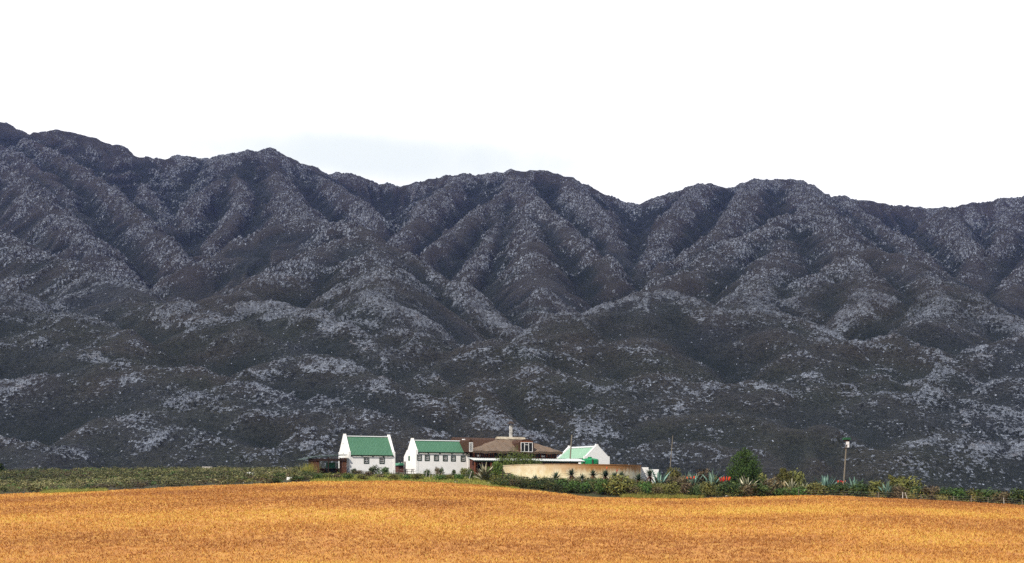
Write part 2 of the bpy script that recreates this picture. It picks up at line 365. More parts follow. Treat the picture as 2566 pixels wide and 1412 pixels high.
# ------------------------------------------------------------------ materials of the setting
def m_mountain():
    m, nt, b = mat('fynbos_and_rock')
    v = coords(nt)
    cover = getattr_node(nt, 'cover'); rock = getattr_node(nt, 'rock'); tone = getattr_node(nt, 'tone')
    vs = coords(nt, (1, .62, .8))
    # feathered outcrops, fissures and loose flecks of rock
    g = N(nt, 'ShaderNodeNewGeometry'); sz = N(nt, 'ShaderNodeSeparateXYZ'); L(nt, g.outputs['Position'], sz.inputs[0])
    up_ = mapr(nt, sz.outputs[2], 40, 220)
    nf1 = noise(nt, coords(nt, (.85, .6, 1.5)), .62, 3.5, .62); nf2 = noise(nt, coords(nt, (1, .6, .9)), .42, 5, .70)
    nf = math_(nt, 'ADD', math_(nt, 'MULTIPLY', nf1, math_(nt, 'SUBTRACT', 1.0, up_)), math_(nt, 'MULTIPLY', nf2, up_))
    wide = noise(nt, v, .03, 3, .6)
    dens_ = getattr_node(nt, 'dens')
    lev = math_(nt, 'ADD', math_(nt, 'MULTIPLY_ADD', dens_, .24, -.16), math_(nt, 'MULTIPLY_ADD', wide, .30, -.15))
    lev = math_(nt, 'ADD', lev, math_(nt, 'MULTIPLY_ADD', up_, -.02, .03))
    m1 = mapr(nt, math_(nt, 'ADD', nf, lev), .525, .575)
    core = mapr(nt, math_(nt, 'ADD', math_(nt, 'MULTIPLY', cover, .5), math_(nt, 'MULTIPLY_ADD', nf, 1.7, -.85)), .27, .42)
    far_ = mapr(nt, sz.outputs[2], 90, 170)
    crack = math_(nt, 'MAXIMUM', mapr(nt, voro(nt, coords(nt, (1, .40, .55)), .28, 'DISTANCE_TO_EDGE'), .03, .14, .0, 1), math_(nt, 'SUBTRACT', 1.0, far_))
    crackn = math_(nt, 'MAXIMUM', mapr(nt, voro(nt, coords(nt, (1, .5, .7)), 1.1, 'DISTANCE_TO_EDGE'), .02, .16, .45, 1), far_)
    gap = mapr(nt, noise(nt, coords(nt, (1, .45, .7)), .16, 5, .7), .41, .48)
    core = math_(nt, 'MULTIPLY', core, math_(nt, 'MULTIPLY', gap, mapr(nt, sz.outputs[2], 60, 170, .0, 1.0)))
    crack2 = mapr(nt, voro(nt, coords(nt, (1, .6, .5)), .8, 'DISTANCE_TO_EDGE'), .02, .18, math_(nt, 'MULTIPLY_ADD', far_, -.45, .75), 1.0)
    out = math_(nt, 'MULTIPLY', math_(nt, 'MAXIMUM', core, math_(nt, 'MULTIPLY', m1, .85)), math_(nt, 'MULTIPLY', crackn, math_(nt, 'MULTIPLY', crack, crack2)))
    vsp = voro(nt, vs, .75, 'F1', 'Distance'); vcol = N(nt, 'ShaderNodeSeparateColor'); L(nt, voro(nt, vs, .75, 'F1', 'Color'), vcol.inputs[0])
    speck = math_(nt, 'MULTIPLY', math_(nt, 'LESS_THAN', vcol.outputs[0], mapr(nt, lev, -.2, .15, .015, .10)), math_(nt, 'LESS_THAN', vsp, math_(nt, 'MULTIPLY', vcol.outputs[1], .36)))
    isrock = math_(nt, 'MAXIMUM', out, speck)
    n1 = noise(nt, v, .9, 4, .7)
    rc = mixc(nt, mapr(nt, n1, .3, .7), (.20, .21, .24), (.68, .70, .75))
    rc = mixc(nt, mapr(nt, tone, .0, 1.0, 0, .75), rc, (.20, .21, .24))
    rc = mixc(nt, mapr(nt, noise(nt, v, .12, 3), .58, .72, 0, .5), rc, (.33, .27, .24))
    n2 = noise(nt, v, 1.3, 5, .75); n3 = noise(nt, v, .018, 4, .6); n4 = noise(nt, v, .006, 3, .6)
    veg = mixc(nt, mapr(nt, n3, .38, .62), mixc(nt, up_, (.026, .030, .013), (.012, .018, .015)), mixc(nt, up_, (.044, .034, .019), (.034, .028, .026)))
    veg = mixc(nt, mapr(nt, n4, .45, .62), veg, (.022, .027, .032))
    veg = mixc(nt, mapr(nt, noise(nt, v, .55, 4, .75), .40, .60), mixc(nt, .75, veg, (.006, .008, .008)), mixc(nt, .25, veg, (.09, .085, .075)))
    veg = mixc(nt, mapr(nt, getattr_node(nt, 'hollow'), .45, .85, 0, .7), veg, (.010, .016, .013))  # denser gully bush, and valley shade painted into the colour to bring out form
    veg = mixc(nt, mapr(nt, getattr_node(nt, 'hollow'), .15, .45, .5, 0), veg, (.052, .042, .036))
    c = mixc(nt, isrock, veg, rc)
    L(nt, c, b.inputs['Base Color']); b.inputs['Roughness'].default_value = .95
    hh = math_(nt, 'ADD', math_(nt, 'MULTIPLY', isrock, 1.0), math_(nt, 'MULTIPLY', n2, .8))
    bump(nt, b, hh, .75, .7)
    return m
def m_field():
    m, nt, b = mat('dry_orange_grass_soil')
    v = coords(nt)
    a = noise(nt, v, .07, 3, .6); c = noise(nt, v, .5, 4, .65); d = noise(nt, v, 3.2, 4, .75)
    col = mixc(nt, mapr(nt, c, .38, .64), (.48, .205, .056), (.54, .275, .062))
    bd_ = noise(nt, coords(nt, (.03, .45, 1)), 1.0, 3, .6); col = mixc(nt, mapr(nt, bd_, .5, .68, 0, .22), col, (.30, .12, .035))
    col = mixc(nt, mapr(nt, a, .52, .68, 0, .22), col, (.50, .33, .055))
    col = mixc(nt, mapr(nt, d, .56, .74, 0, .8), col, (.20, .08, .028))
    col = mixc(nt, mapr(nt, d, .26, .40, .6, 0), col, (.62, .33, .12))
    L(nt, col, b.inputs['Base Color']); bump(nt, b, d, .6, .15); b.inputs['Roughness'].default_value = .95
    return m
def m_scrubland():
    m, nt, b = mat('scrubland_soil')
    v = coords(nt); c = noise(nt, v, .35, 4, .65); d = noise(nt, v, 2.5, 4, .7)
    col = mixc(nt, mapr(nt, c, .4, .6), (.060, .050, .028), (.045, .050, .022))
    col = mixc(nt, mapr(nt, d, .5, .7), col, (.03, .025, .015))
    L(nt, col, b.inputs['Base Color']); bump(nt, b, d, .6, .15); b.inputs['Roughness'].default_value = .95
    return m
def m_leaf(name, c1, c2, c3=None, transl=.12):
    """c varies per leaf through the 'v' attribute"""
    m, nt, b = mat(name)
    a = getattr_node(nt, 'v')
    col = mixc(nt, mapr(nt, a, .1, .7), c1, c2)
    if c3: col = mixc(nt, mapr(nt, a, .72, .95), col, c3)
    oi = N(nt, 'ShaderNodeObjectInfo')
    hs = N(nt, 'ShaderNodeHueSaturation'); L(nt, col, hs.inputs['Color'])
    L(nt, mapr(nt, oi.outputs['Random'], 0, 1, .72, 1.28), hs.inputs['Value'])
    L(nt, mapr(nt, oi.outputs['Random'], 0, 1, .485, .515), hs.inputs['Hue'])
    L(nt, hs.outputs[0], b.inputs['Base Color']); b.inputs['Roughness'].default_value = .7
    return m
M = {}
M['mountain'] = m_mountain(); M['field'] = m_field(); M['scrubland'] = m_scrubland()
M['stubble'] = m_leaf('dry_stubble', (.26, .105, .034), (.56, .27, .066), (.55, .37, .075))
M['scrub'] = m_leaf('grey_green_scrub', (.040, .045, .018), (.125, .122, .042), (.28, .24, .11))
M['bush_green'] = m_leaf('fresh_green_leaf', (.035, .065, .018), (.075, .145, .030), (.13, .20, .05))
M['bush_olive'] = m_leaf('olive_leaf', (.065, .070, .020), (.165, .16, .040), (.27, .22, .06))
M['bush_brown'] = m_leaf('brown_twig_leaf', (.055, .042, .024), (.14, .105, .055), (.24, .18, .10))
M['bush_dark'] = m_leaf('dark_green_leaf', (.024, .040, .014), (.062, .095, .026), (.14, .16, .05))
M['tree'] = m_leaf('tree_leaf', (.020, .040, .010), (.048, .082, .014), (.10, .14, .025))
M['shrub_big'] = m_leaf('shrub_leaf', (.050, .085, .018), (.125, .185, .034), (.22, .25, .07))
M['grass_y'] = m_leaf('yellow_green_grass', (.12, .13, .028), (.24, .23, .045), (.36, .30, .08))
M['agave_blue'] = m_leaf('blue_agave_leaf', (.07, .13, .105), (.15, .25, .20), (.30, .42, .32))
M['agave_pale'] = m_leaf('variegated_agave_leaf', (.14, .16, .09), (.38, .37, .23), (.62, .58, .40))
M['aloe'] = m_leaf('aloe_leaf', (.025, .045, .028), (.060, .095, .060), (.10, .14, .09))
M['dead_leaf'] = m_leaf('dead_leaf_skirt', (.07, .035, .025), (.14, .07, .04))
M['flower'] = m_leaf('red_flower', (.42, .018, .01), (.62, .045, .014), (.70, .12, .03))
M['bark'] = simple('bark', (.10, .075, .055), (.05, .04, .03), 9)
M['white'] = simple('whitewash', (.88, .87, .85), (.82, .81, .79), 1.2, .9)
M['frame_dark'] = simple('dark_green_paint', (.018, .040, .028), None, 5, .5)
M['sash'] = simple('white_paint', (.8, .8, .78), None, 5, .5)
M['green_paint'] = simple('green_paint', (.06, .22, .12), (.04, .16, .09), 5, .5)
M['brick'] = simple('red_brick', (.13, .045, .03), (.06, .028, .02), 7)
M['timber'] = simple('orange_stained_timber', (.24, .075, .03), (.10, .038, .02), 5)
M['plank'] = simple('brown_plank', (.17, .070, .038), (.07, .032, .02), 4)
M['timber_dark'] = simple('dark_timber', (.045, .022, .015), (.02, .012, .01), 6)
M['dark'] = simple('dark_interior', (.012, .012, .012), None, 3)
M['grey_post'] = simple('weathered_pole', (.24, .21, .16), (.12, .10, .08), 12, stretch=(1, 1, .2))
M['pale_post'] = simple('pale_stake', (.50, .47, .42), (.30, .28, .25), 12, stretch=(1, 1, .3))
M['dark_post'] = simple('dark_post', (.055, .04, .03), None, 8)
M['wire'] = simple('wire', (.22, .21, .20), None, 8, .5)
M['metal_white'] = simple('white_metal', (.75, .75, .76), None, 4, .4)
M['tank'] = simple('tank_green_plastic', (.015, .30, .105), (.01, .20, .075), 2, .45)
M['cement'] = simple('pale_cement', (.50, .44, .33), (.24, .19, .14), 1.6)
M['chimney'] = simple('grey_chimney_plaster', (.62, .61, .57), (.30, .29, .27), 2.2)
M['box_green'] = simple('dark_green_box', (.02, .085, .04), None, 5)
M['stone'] = simple('pale_stone', (.55, .50, .45), (.32, .29, .26), 4, bst=.5)
M['rust'] = simple('brick_red_paint', (.22, .06, .035), (.12, .04, .03), 3)
m, nt, b = mat('window_glass'); b.inputs['Base Color'].default_value = (.012, .014, .018, 1); b.inputs['Roughness'].default_value = .15; b.inputs['Specular IOR Level'].default_value = .3
v = coords(nt, (1, 1, 1), False); bump(nt, b, noise(nt, v, 2.0, 2), .15, .05); M['glass'] = m
def m_roof(name, c1, c2):
    m, nt, b = mat(name); v = coords(nt, (1, 1, 1), False)
    n = noise(nt, coords(nt, (3.5, .35, .35), False), 2.2, 5, .75); n2 = noise(nt, v, 9, 4, .8)
    col = mixc(nt, mapr(nt, n, .35, .65), c1, c2); col = mixc(nt, mapr(nt, n2, .55, .8, 0, .5), col, (.30, .42, .33))
    L(nt, col, b.inputs['Base Color']); b.inputs['Roughness'].default_value = .65; return m
M['roof'] = m_roof('green_corrugated_iron', (.045, .135, .078), (.072, .180, .108))
M['roof_pale'] = m_roof('faded_green_corrugated_iron', (.20, .36, .25), (.27, .42, .31))
M['roof_white'] = m_roof('galvanised_sheet', (.62, .64, .63), (.50, .53, .52))
def m_thatch(name, c1, c2, c3):
    m, nt, b = mat(name); v = coords(nt, (1, 1, 1), False)
    n = noise(nt, coords(nt, (9, 9, 1.6), False), 1.6, 5, .8); n2 = noise(nt, v, 1.1, 3, .6)
    col = mixc(nt, mapr(nt, n, .38, .62), c1, c2); col = mixc(nt, mapr(nt, n2, .45, .65, 0, .6), col, c3)
    L(nt, col, b.inputs['Base Color']); bump(nt, b, n, .9, .08); b.inputs['Roughness'].default_value = .95; return m
M['thatch'] = m_thatch('grey_brown_thatch', (.07, .050, .036), (.27, .20, .145), (.17, .105, .06))
M['thatch_dark'] = m_thatch('dark_brown_thatch', (.032, .016, .011), (.095, .050, .030), (.07, .033, .018))
RTOP = EYE+62/F*176.5-(gz(WX(1433, 187), 177)-.5); RES_A, RES_B = RTOP-.30, RTOP+.55
def m_reservoir():
    m, nt, b = mat('stained_plaster'); tc = N(nt, 'ShaderNodeTexCoord')
    sx = N(nt, 'ShaderNodeSeparateXYZ'); L(nt, tc.outputs['Object'], sx.inputs[0])
    v = coords(nt, (1, 1, .18), False); v2 = coords(nt, (1, 1, 1), False)
    st = noise(nt, v, 1.7, 5, .75); bl = noise(nt, v2, .8, 4, .65); fine = noise(nt, v2, 5, 4, .7)
    base = mixc(nt, mapr(nt, bl, .35, .65), (.80, .73, .54), (.66, .54, .31))
    top = mapr(nt, math_(nt, 'ADD', sx.outputs[2], math_(nt, 'MULTIPLY', st, 2.2)), RES_A, RES_B)
    xx = mapr(nt, sx.outputs[0], -6.0, 2.5, .25, .95)
    col = mixc(nt, math_(nt, 'MULTIPLY', top, xx), base, (.33, .14, .035))
    col = mixc(nt, mapr(nt, math_(nt, 'ADD', sx.outputs[2], math_(nt, 'MULTIPLY', fine, .6)), RTOP+.18, RTOP+.33, 0, .75), col, (.13, .06, .03))
    col = mixc(nt, mapr(nt, fine, .58, .75, 0, .5), col, (.30, .20, .10))
    L(nt, col, b.inputs['Base Color']); return m
M['plaster'] = m_reservoir()
m, nt, b = mat('cloud_vapour'); nt.nodes.remove(b)
df = N(nt, 'ShaderNodeBsdfDiffuse'); df.inputs[0].default_value = (.85, .86, .9, 1)
tr = N(nt, 'ShaderNodeBsdfTranslucent'); tr.inputs[0].default_value = (.85, .88, .95, 1)
mx = N(nt, 'ShaderNodeMixShader'); mx.inputs[0].default_value = .6
L(nt, df.outputs[0], mx.inputs[1]); L(nt, tr.outputs[0], mx.inputs[2]); tp = N(nt, 'ShaderNodeBsdfTransparent'); tp.inputs[0].default_value = (.92, .96, 1, 1); m2 = N(nt, 'ShaderNodeMixShader'); m2.inputs[0].default_value = .70
L(nt, mx.outputs[0], m2.inputs[1]); L(nt, tp.outputs[0], m2.inputs[2]); L(nt, m2.outputs[0], nt.nodes['Material Output'].inputs[0])
M['cloud'] = m

# ------------------------------------------------------------------ setting
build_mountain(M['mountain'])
def grid_obj(name, X, Y, Z, m, label, kind='structure'):
    n0, n1 = X.shape
    V = np.stack([X, Y, Z], -1).reshape(-1, 3); i = np.arange(n0-1)[:, None]*n1 + np.arange(n1-1)[None, :]
    o = mesh_obj(name, V, np.stack([i, i+1, i+1+n1, i+n1], -1).reshape(-1, 4), m, smooth=True)
    return tag(o, label, None, None, kind)
xs = np.linspace(-190, 190, 500); ye = edge_y(xs)
T, XX = np.meshgrid(np.linspace(0, 1, 330), xs, indexing='ij'); YY = -60 + (ye[None, :]+60)*T
grid_obj('field', XX, YY, Gz(XX, YY) + .06*fbm(XX, YY, 2.2, 3, 9), M['field'], 'dry orange grass field rising to the farm')
T, UU = np.meshgrid(np.linspace(0, 1, 200), np.linspace(0, 1, 600), indexing='ij')
XN = -190+380*UU; XF = -420+840*UU
YE = edge_y(XN); YY = YE + (560-YE)*T**1.3; XX = XN+(XF-XN)*T**1.3
ZZ = Gz(XX, YY) + np.where(T > 0, 0, -.004); ZZ[0] -= .02
grid_obj('scrubland', XX, YY, ZZ, M['scrubland'], 'scrub covered ground around and behind the farm')

def frustum_px(x, y): return CX+F*x/y
# stubble on the field
def blades(pts, hgt, wid, per, spread, lean=.5):
    n = len(pts); K = n*per
    base = np.repeat(pts, per, 0) + np.stack([nr.randn(K)*spread, nr.randn(K)*spread, np.zeros(K)], -1)
    a = nr.rand(K)*2*np.pi; h = np.repeat(hgt, per)*(.5+nr.rand(K)); w = np.repeat(wid, per)*(.6+.8*nr.rand(K))
    dx = np.cos(a)*w; dy = np.sin(a)*w*.3
    tip = base + np.stack([nr.randn(K)*lean*h, nr.randn(K)*lean*h, h], -1)
    V = np.empty((K, 3, 3)); V[:, 0] = base - np.stack([dx, dy, 0*dx+.02], -1); V[:, 1] = base + np.stack([dx, dy, 0*dx-.02], -1); V[:, 2] = tip
    return V.reshape(-1, 3), np.arange(3*K).reshape(-1, 3), K
n = 330000
yy = 66 + (178-66)*nr.rand(n)**.85; uu = (nr.rand(n)*2-1)*.74; xx = uu*yy
k = yy < edge_y(xx)-.3; xx = xx[k]; yy = yy[k]; n = len(xx)
pat = fbm(xx, yy, 9., 3, 15); k = nr.rand(n) < .80+.35*pat; xx = xx[k]; yy = yy[k]; pat = pat[k]; n = len(xx)
V, Fc, K = blades(np.stack([xx, yy, Gz(xx, yy)+.06*fbm(xx, yy, 2.2, 3, 9)-.01], -1), np.full(n, .13), np.full(n, .045)*(yy/100), 4, .10, .8)
o = mesh_obj('stubble_grass', V, Fc, M['stubble']); tag(o, 'dry orange and yellow stubble covering the field', 'grass', None, 'stuff')
attr(o.data, 'v', np.clip(.45+.5*np.repeat(fbm(xx, yy, 20., 3, 19), 4)+.28*nr.randn(K), 0, 1), 'FACE')

# leafy clusters -----------------------------------------------------------
def leaf_cloud(n, rx, ry, rz, leaf, lumps=7, seed=1, base=0.0, droop=0.0, hollow=.45, spiky=0.0, shape='dome'):
    """n small leaf quads spread through lumpy volume; returns verts (4n) and per-leaf value"""
    r = np.random.RandomState(seed)
    cs = []
    for i in range(lumps):
        a = 2*math.pi*i/lumps + r.rand(); q = .62*math.sqrt(r.rand()) if i else 0
        hz = .30+.42*r.rand() if i else .62
        if shape == 'tree':
            hz = .12+.82*i/max(1, lumps-1); q = (.55*(1-abs(hz-.38)**1.2*1.3))*math.sqrt(.35+.65*r.rand())
        cs.append((q*math.cos(a), q*math.sin(a), hz, .30+.22*r.rand() if shape != 'tree' else .20+.16*r.rand()))
    cs = np.array(cs); w = cs[:, 3]**2; idx = r.choice(len(cs), n, p=w/w.sum())
    d = r.randn(n, 3); d /= np.linalg.norm(d, axis=1)[:, None]
    rad = hollow+(1-hollow)*r.rand(n)**.5
    rad *= 1+.16*r.randn(n)*(.5+spiky)
    P = cs[idx, :3] + d*(cs[idx, 3]*rad)[:, None]
    P[:, 2] = np.abs(P[:, 2])
    C = P*np.array([rx*2*.62, ry*2*.62, rz]); C[:, 2] += base
    nrm = d + .7*r.randn(n, 3); nrm /= np.linalg.norm(nrm, axis=1)[:, None]
    t = np.cross(nrm, r.randn(n, 3)); t /= np.linalg.norm(t, axis=1)[:, None]
    t[:, 2] = np.abs(t[:, 2])+spiky; t /= np.linalg.norm(t, axis=1)[:, None]
    bt = np.cross(nrm, t); bt /= np.maximum(np.linalg.norm(bt, axis=1)[:, None], 1e-6)
    s = leaf*(.6+.8*r.rand(n))[:, None]; l = s*(1.5+spiky)
    V = np.stack([C-t*l-bt*s*.1, C-bt*s*.5, C+t*l, C+bt*s*.5], 1)
    val = np.clip(.42+.22*r.randn(n)+.25*(r.rand(len(cs))[idx]-.5), 0, 1)
    return V.reshape(-1, 3), val
def quadF(n): return np.arange(4*n).reshape(-1, 4)

# low scrub of the left plain and ground cover everywhere behind the field edge
def scatter_scrub(name, cnt, pxr, dr, size, matk, label, per=46, avoid=None, leaf=.07, seed=5):
    r = np.random.RandomState(seed)
    t = r.rand(cnt); ylo = dr[0]; yhi = dr[1]
    y = ylo + (yhi-ylo)*t**1.15; px = pxr[0] + (pxr[1]-pxr[0])*r.rand(cnt); x = (px-CX)/F*y
    k = y > edge_y(x)+.5
    if avoid is not None: k &= ~avoid(x, y)
    k &= fbm(x, y, 6., 2, seed+40) > -.42
    x = x[k]; y = y[k]; z = Gz(x, y)
    protos = [leaf_cloud(per, 1, 1, 1, leaf/size, 4, 100+i, 0, hollow=.55) for i in range(8)]
    Vs = []; vals = []
    sc = size*(.55+.9*r.rand(len(x))**1.5); big = fbm(x, y, 25., 3, 77)
    for i in range(len(x)):
        P, v = protos[r.randint(8)]; a = r.rand()*6.28; c, s_ = math.cos(a), math.sin(a); q = sc[i]
        Q = np.empty_like(P); Q[:, 0] = (P[:, 0]*c-P[:, 1]*s_)*q*1.15+x[i]; Q[:, 1] = (P[:, 0]*s_+P[:, 1]*c)*q*1.15+y[i]; Q[:, 2] = P[:, 2]*q*.95+z[i]-.05
        Vs.append(Q); vals.append(np.clip(v + .5*big[i] + .25*(r.rand()-.5), 0, 1))
    V = np.concatenate(Vs); vv = np.concatenate(vals)
    o = mesh_obj(name, V, quadF(len(vv)), M[matk]); attr(o.data, 'v', vv, 'FACE')
    return tag(o, label, 'shrubs', None, 'stuff')
def near_buildings(x, y):
    px = CX+F*x/y
    return ((px > 775) & (px < 1410) & (y > 188) & (y < 222)) | ((px > 1245) & (px < 1620) & (y > 176.5) & (y < 215)) | ((px > 1000) & (px < 1240) & (y > 186) & (y < 225)) | ((px > 1395) & (px < 1540) & (y > 195) & (y < 225))
# ------------------------------------------------------------------ buildings
TH = math.radians(25)
def at(px, D): x = WX(px, D); return x, D, gz(x, D)
def window(parent, x0, x1, z0, z1, y=0.0, frame='frame_dark', b=.145, mull=(2, 2), proud=.05):
    """front-facing window on plane y (outer face towards -y): frame > sash, pane"""
    f = MB(); yo = y-proud
    f.box(x0, x1, yo, y+.02, z1-b, z1); f.box(x0, x1, yo, y+.02, z0, z0+b)
    f.box(x0, x0+b, yo, y+.02, z0+b, z1-b); f.box(x1-b, x1, yo, y+.02, z0+b, z1-b)
    w_ = f.build('window', M[frame], parent)
    a0, a1, c0, c1 = x0+b, x1-b, z0+b, z1-b; t = .045
    s = MB(); ys = y-.03
    s.box(a0, a1, ys, y+.01, c1-t, c1); s.box(a0, a1, ys, y+.01, c0, c0+t); s.box(a0, a0+t, ys, y+.01, c0+t, c1-t); s.box(a1-t, a1, ys, y+.01, c0+t, c1-t)
    nx, nz = mull
    for i in range(1, nx): xm = a0+(a1-a0)*i/nx; s.box(xm-.022, xm+.022, ys+.004, y+.008, c0+t, c1-t)
    for i in range(1, nz): zm = c0+(c1-c0)*i/nz; s.box(a0+t, a1-t, ys+.008, y+.006, zm-.022, zm+.022)
    s.build('sash', M['sash'], w_)
    MB().box(a0+t, a1-t, y-.012, y+.004, c0+t, c1-t).build('pane', M['glass'], w_)
    return w_
def corrug(mb, p00, p10, p11, p01, n, amp=.02, thick=.03):
    """corrugated sheet: p00->p10 runs across the waves, p00->p01 along them"""
    p00, p10, p11, p01 = map(Vector, (p00, p10, p11, p01)); nn = (p10-p00).cross(p01-p00).normalized()
    vs = []
    for i in range(n+1):
        t = i/n; o_ = nn*(amp if i % 2 else -amp)
        a = p00.lerp(p10, t)+o_; c = p01.lerp(p11, t)+o_; vs += [a, c, a-nn*thick, c-nn*thick]
    fs = []
    for i in range(n):
        k = 4*i; fs += [(k, k+4, k+5, k+1), (k+2, k+3, k+7, k+6), (k, k+2, k+6, k+4), (k+1, k+5, k+7, k+3)]
    fs += [(0, 1, 3, 2), (4*n, 4*n+2, 4*n+3, 4*n+1)]
    mb.add(vs, fs)
def gabled(root, Lx, W, He, Hr, roofmat='roof', sh=.42, nub=.42, gt=.34, n=60, over=.14, apron=0.0, gw=None):
    """walls with raised end gables; front wall on y=0, ridge along x"""
    base = -1.2; h = W/2; k = (Hr-He)/h
    w_ = MB()
    w_.prism([(0, base), (W, base), (W, He), (h, Hr-.06), (0, He)], 'x', gt, Lx-gt)       # body under the roof
    pr = [(-.04, base), (W+.04, base), (W+.04, He+sh), (W-.30, He+sh+.03), (h+.26, Hr+.24), (h+.22, Hr+nub), (h-.22, Hr+nub), (h-.26, Hr+.24), (.30, He+sh+.03), (-.04, He+sh)]
    w_.prism(pr, 'x', 0, gt+.001); w_.prism(pr, 'x', Lx-gt-.001, Lx)
    wall = w_.build('wall', M['white'], root)
    rf = MB(); t = .05
    corrug(rf, (gt+.01, -over, He-over*k+t), (Lx-gt-.01, -over, He-over*k+t), (Lx-gt-.01, h, Hr+t), (gt+.01, h, Hr+t), n)
    corrug(rf, (Lx-gt-.01, W+over, He-over*k+t), (gt+.01, W+over, He-over*k+t), (gt+.01, h, Hr+t), (Lx-gt-.01, h, Hr+t), n)
    roof = rf.build('roof', M[roofmat], root)
    MB().prism([(h-.16, Hr+.02), (h-.13, Hr+.10), (h, Hr+.15), (h+.13, Hr+.10), (h+.16, Hr+.02)], 'x', gt+.02, Lx-gt-.02).build('ridge_cap', M['roof_white'], roof)
    g = MB().box(gt+.02, Lx-gt-.02, -over-.09, -over-.01, He-over*k-.10, He-over*k+.0).build('gutter', M['frame_dark'], roof)
    return wall, roof
def brackets(root, xs_, He, dz=0):
    for x_ in xs_: MB().prism([(-.20, He-.14), (-.003, He-.14), (-.003, He-.38)], 'x', x_-.07, x_+.07).build('eave_bracket', M['frame_dark'], root)

# cottage with two windows
D1 = 193.0; x, y, z = at(873.5, D1); B1 = z
s1 = F/D1
c1 = empty('cottage', (x, y, z), TH)
tag(c1, 'tall white cottage with steep green iron roof and two windows, beside the open shed', 'cottage', 'white farm buildings with green roofs')
zl = lambda py, D, b_: WZ(py, D)-b_
He = zl(1138.5, D1, B1); Hr = zl(1094.5, D1+2.3, B1)
gabled(c1, 7.45, 5.0, He, Hr)
for wx0 in (2.40, 4.90): window(c1, wx0, wx0+.84, zl(1162, D1, B1), zl(1145.5, D1, B1))
brackets(c1, (.40, 2.1, 3.8, 5.5, 7.1), He)
for yy_, zz_ in ((1.7, He-.15), (2.5, He+.15), (2.6, He+1.6), (3.0, He-.1)): MB().box(-.06, -.005, yy_, yy_+.12, zz_, zz_+.12).build('vent', M['dark'], c1)

# cottage with six windows
D2 = 195.0; x, y, z = at(1042, D2); B2 = z
c2 = empty('cottage', (x, y, z), TH)
tag(c2, 'long low white cottage with six windows in a row, left of the thatched house', 'cottage', 'white farm buildings with green roofs')
He2 = zl(1131.5, D2, B2); Hr2 = zl(1105, D2+1.9, B2)
gabled(c2, 8.9, 3.9, He2, Hr2, nub=.40, sh=.30)
ln = MB().prism([(3.95, -1.2), (5.3, -1.2), (5.3, He2-.75), (3.95, He2+.28)], 'x', .0, 8.9).build('lean_to', M['white'], c2)
for cx in (1050.2, 1069.3, 1091.6, 1113.2, 1133, 1157.2):
    X0 = (cx-1042)/14.75; window(c2, X0-.40, X0+.40, zl(1155+ (cx-1050)*.02, D2+X0*.42, B2), zl(1139.5+(cx-1050)*.028, D2+X0*.42, B2))
brackets(c2, (.40, 2.0, 3.9, 5.9, 7.8, 8.55), He2)
MB().box(-.05, -.006, 4.45, 4.95, -.3, 1.95).build('door', M['timber_dark'], c2)
gwn = MB().box(-.06, -.006, 2.55, 3.20, zl(1154, D2+1, B2), zl(1142.5, D2+1, B2)).build('window', M['green_paint'], c2)
MB().box(-.075, -.061, 2.65, 3.08, zl(1153, D2+1, B2), zl(1144, D2+1, B2)).build('pane', M['glass'], gwn)

# barn seen gable on
D3 = 211.0; PH = math.radians(28); x, y, z = at(1465, D3); B3 = z
c3 = empty('barn', (x, y, z), PH)
tag(c3, 'white gabled barn with pale green roof behind the green water tank', 'barn', 'white farm buildings with green roofs')
W3, L3 = 4.85, 9.2; He3 = zl(1148, D3, B3); Hr3 = zl(1119.5, D3, B3)
h3 = W3/2; w_ = MB()
w_.prism([(0, -1.2), (W3, -1.2), (W3, He3), (h3, Hr3-.06), (0, He3)], 'y', .34, L3-.34)
pr = [(-.04, -1.2), (W3+.04, -1.2), (W3+.04, He3+.28), (W3-.26, He3+.33), (h3+.24, Hr3+.2), (h3+.20, Hr3+.45), (h3-.20, Hr3+.45), (h3-.24, Hr3+.2), (.26, He3+.33), (-.04, He3+.28)]
w_.prism(pr, 'y', 0, .341); w_.prism(pr, 'y', L3-.341, L3); w_.build('wall', M['white'], c3)
rf = MB(); k3 = (Hr3-He3)/h3
corrug(rf, (-.12, L3-.35, He3-.12*k3+.05), (-.12, .35, He3-.12*k3+.05), (h3, .35, Hr3+.05), (h3, L3-.35, Hr3+.05), 34, .045)
corrug(rf, (W3+.12, .35, He3-.12*k3+.05), (W3+.12, L3-.35, He3-.12*k3+.05), (h3, L3-.35, Hr3+.05), (h3, .35, Hr3+.05), 34, .045)
rb = rf.build('roof', M['roof_pale'], c3)
MB().prism([(h3-.25, Hr3-.05), (h3, Hr3+.2), (h3+.25, Hr3-.05)], 'y', .36, L3-.36).build('ridge_cap', M['roof_white'], rb)

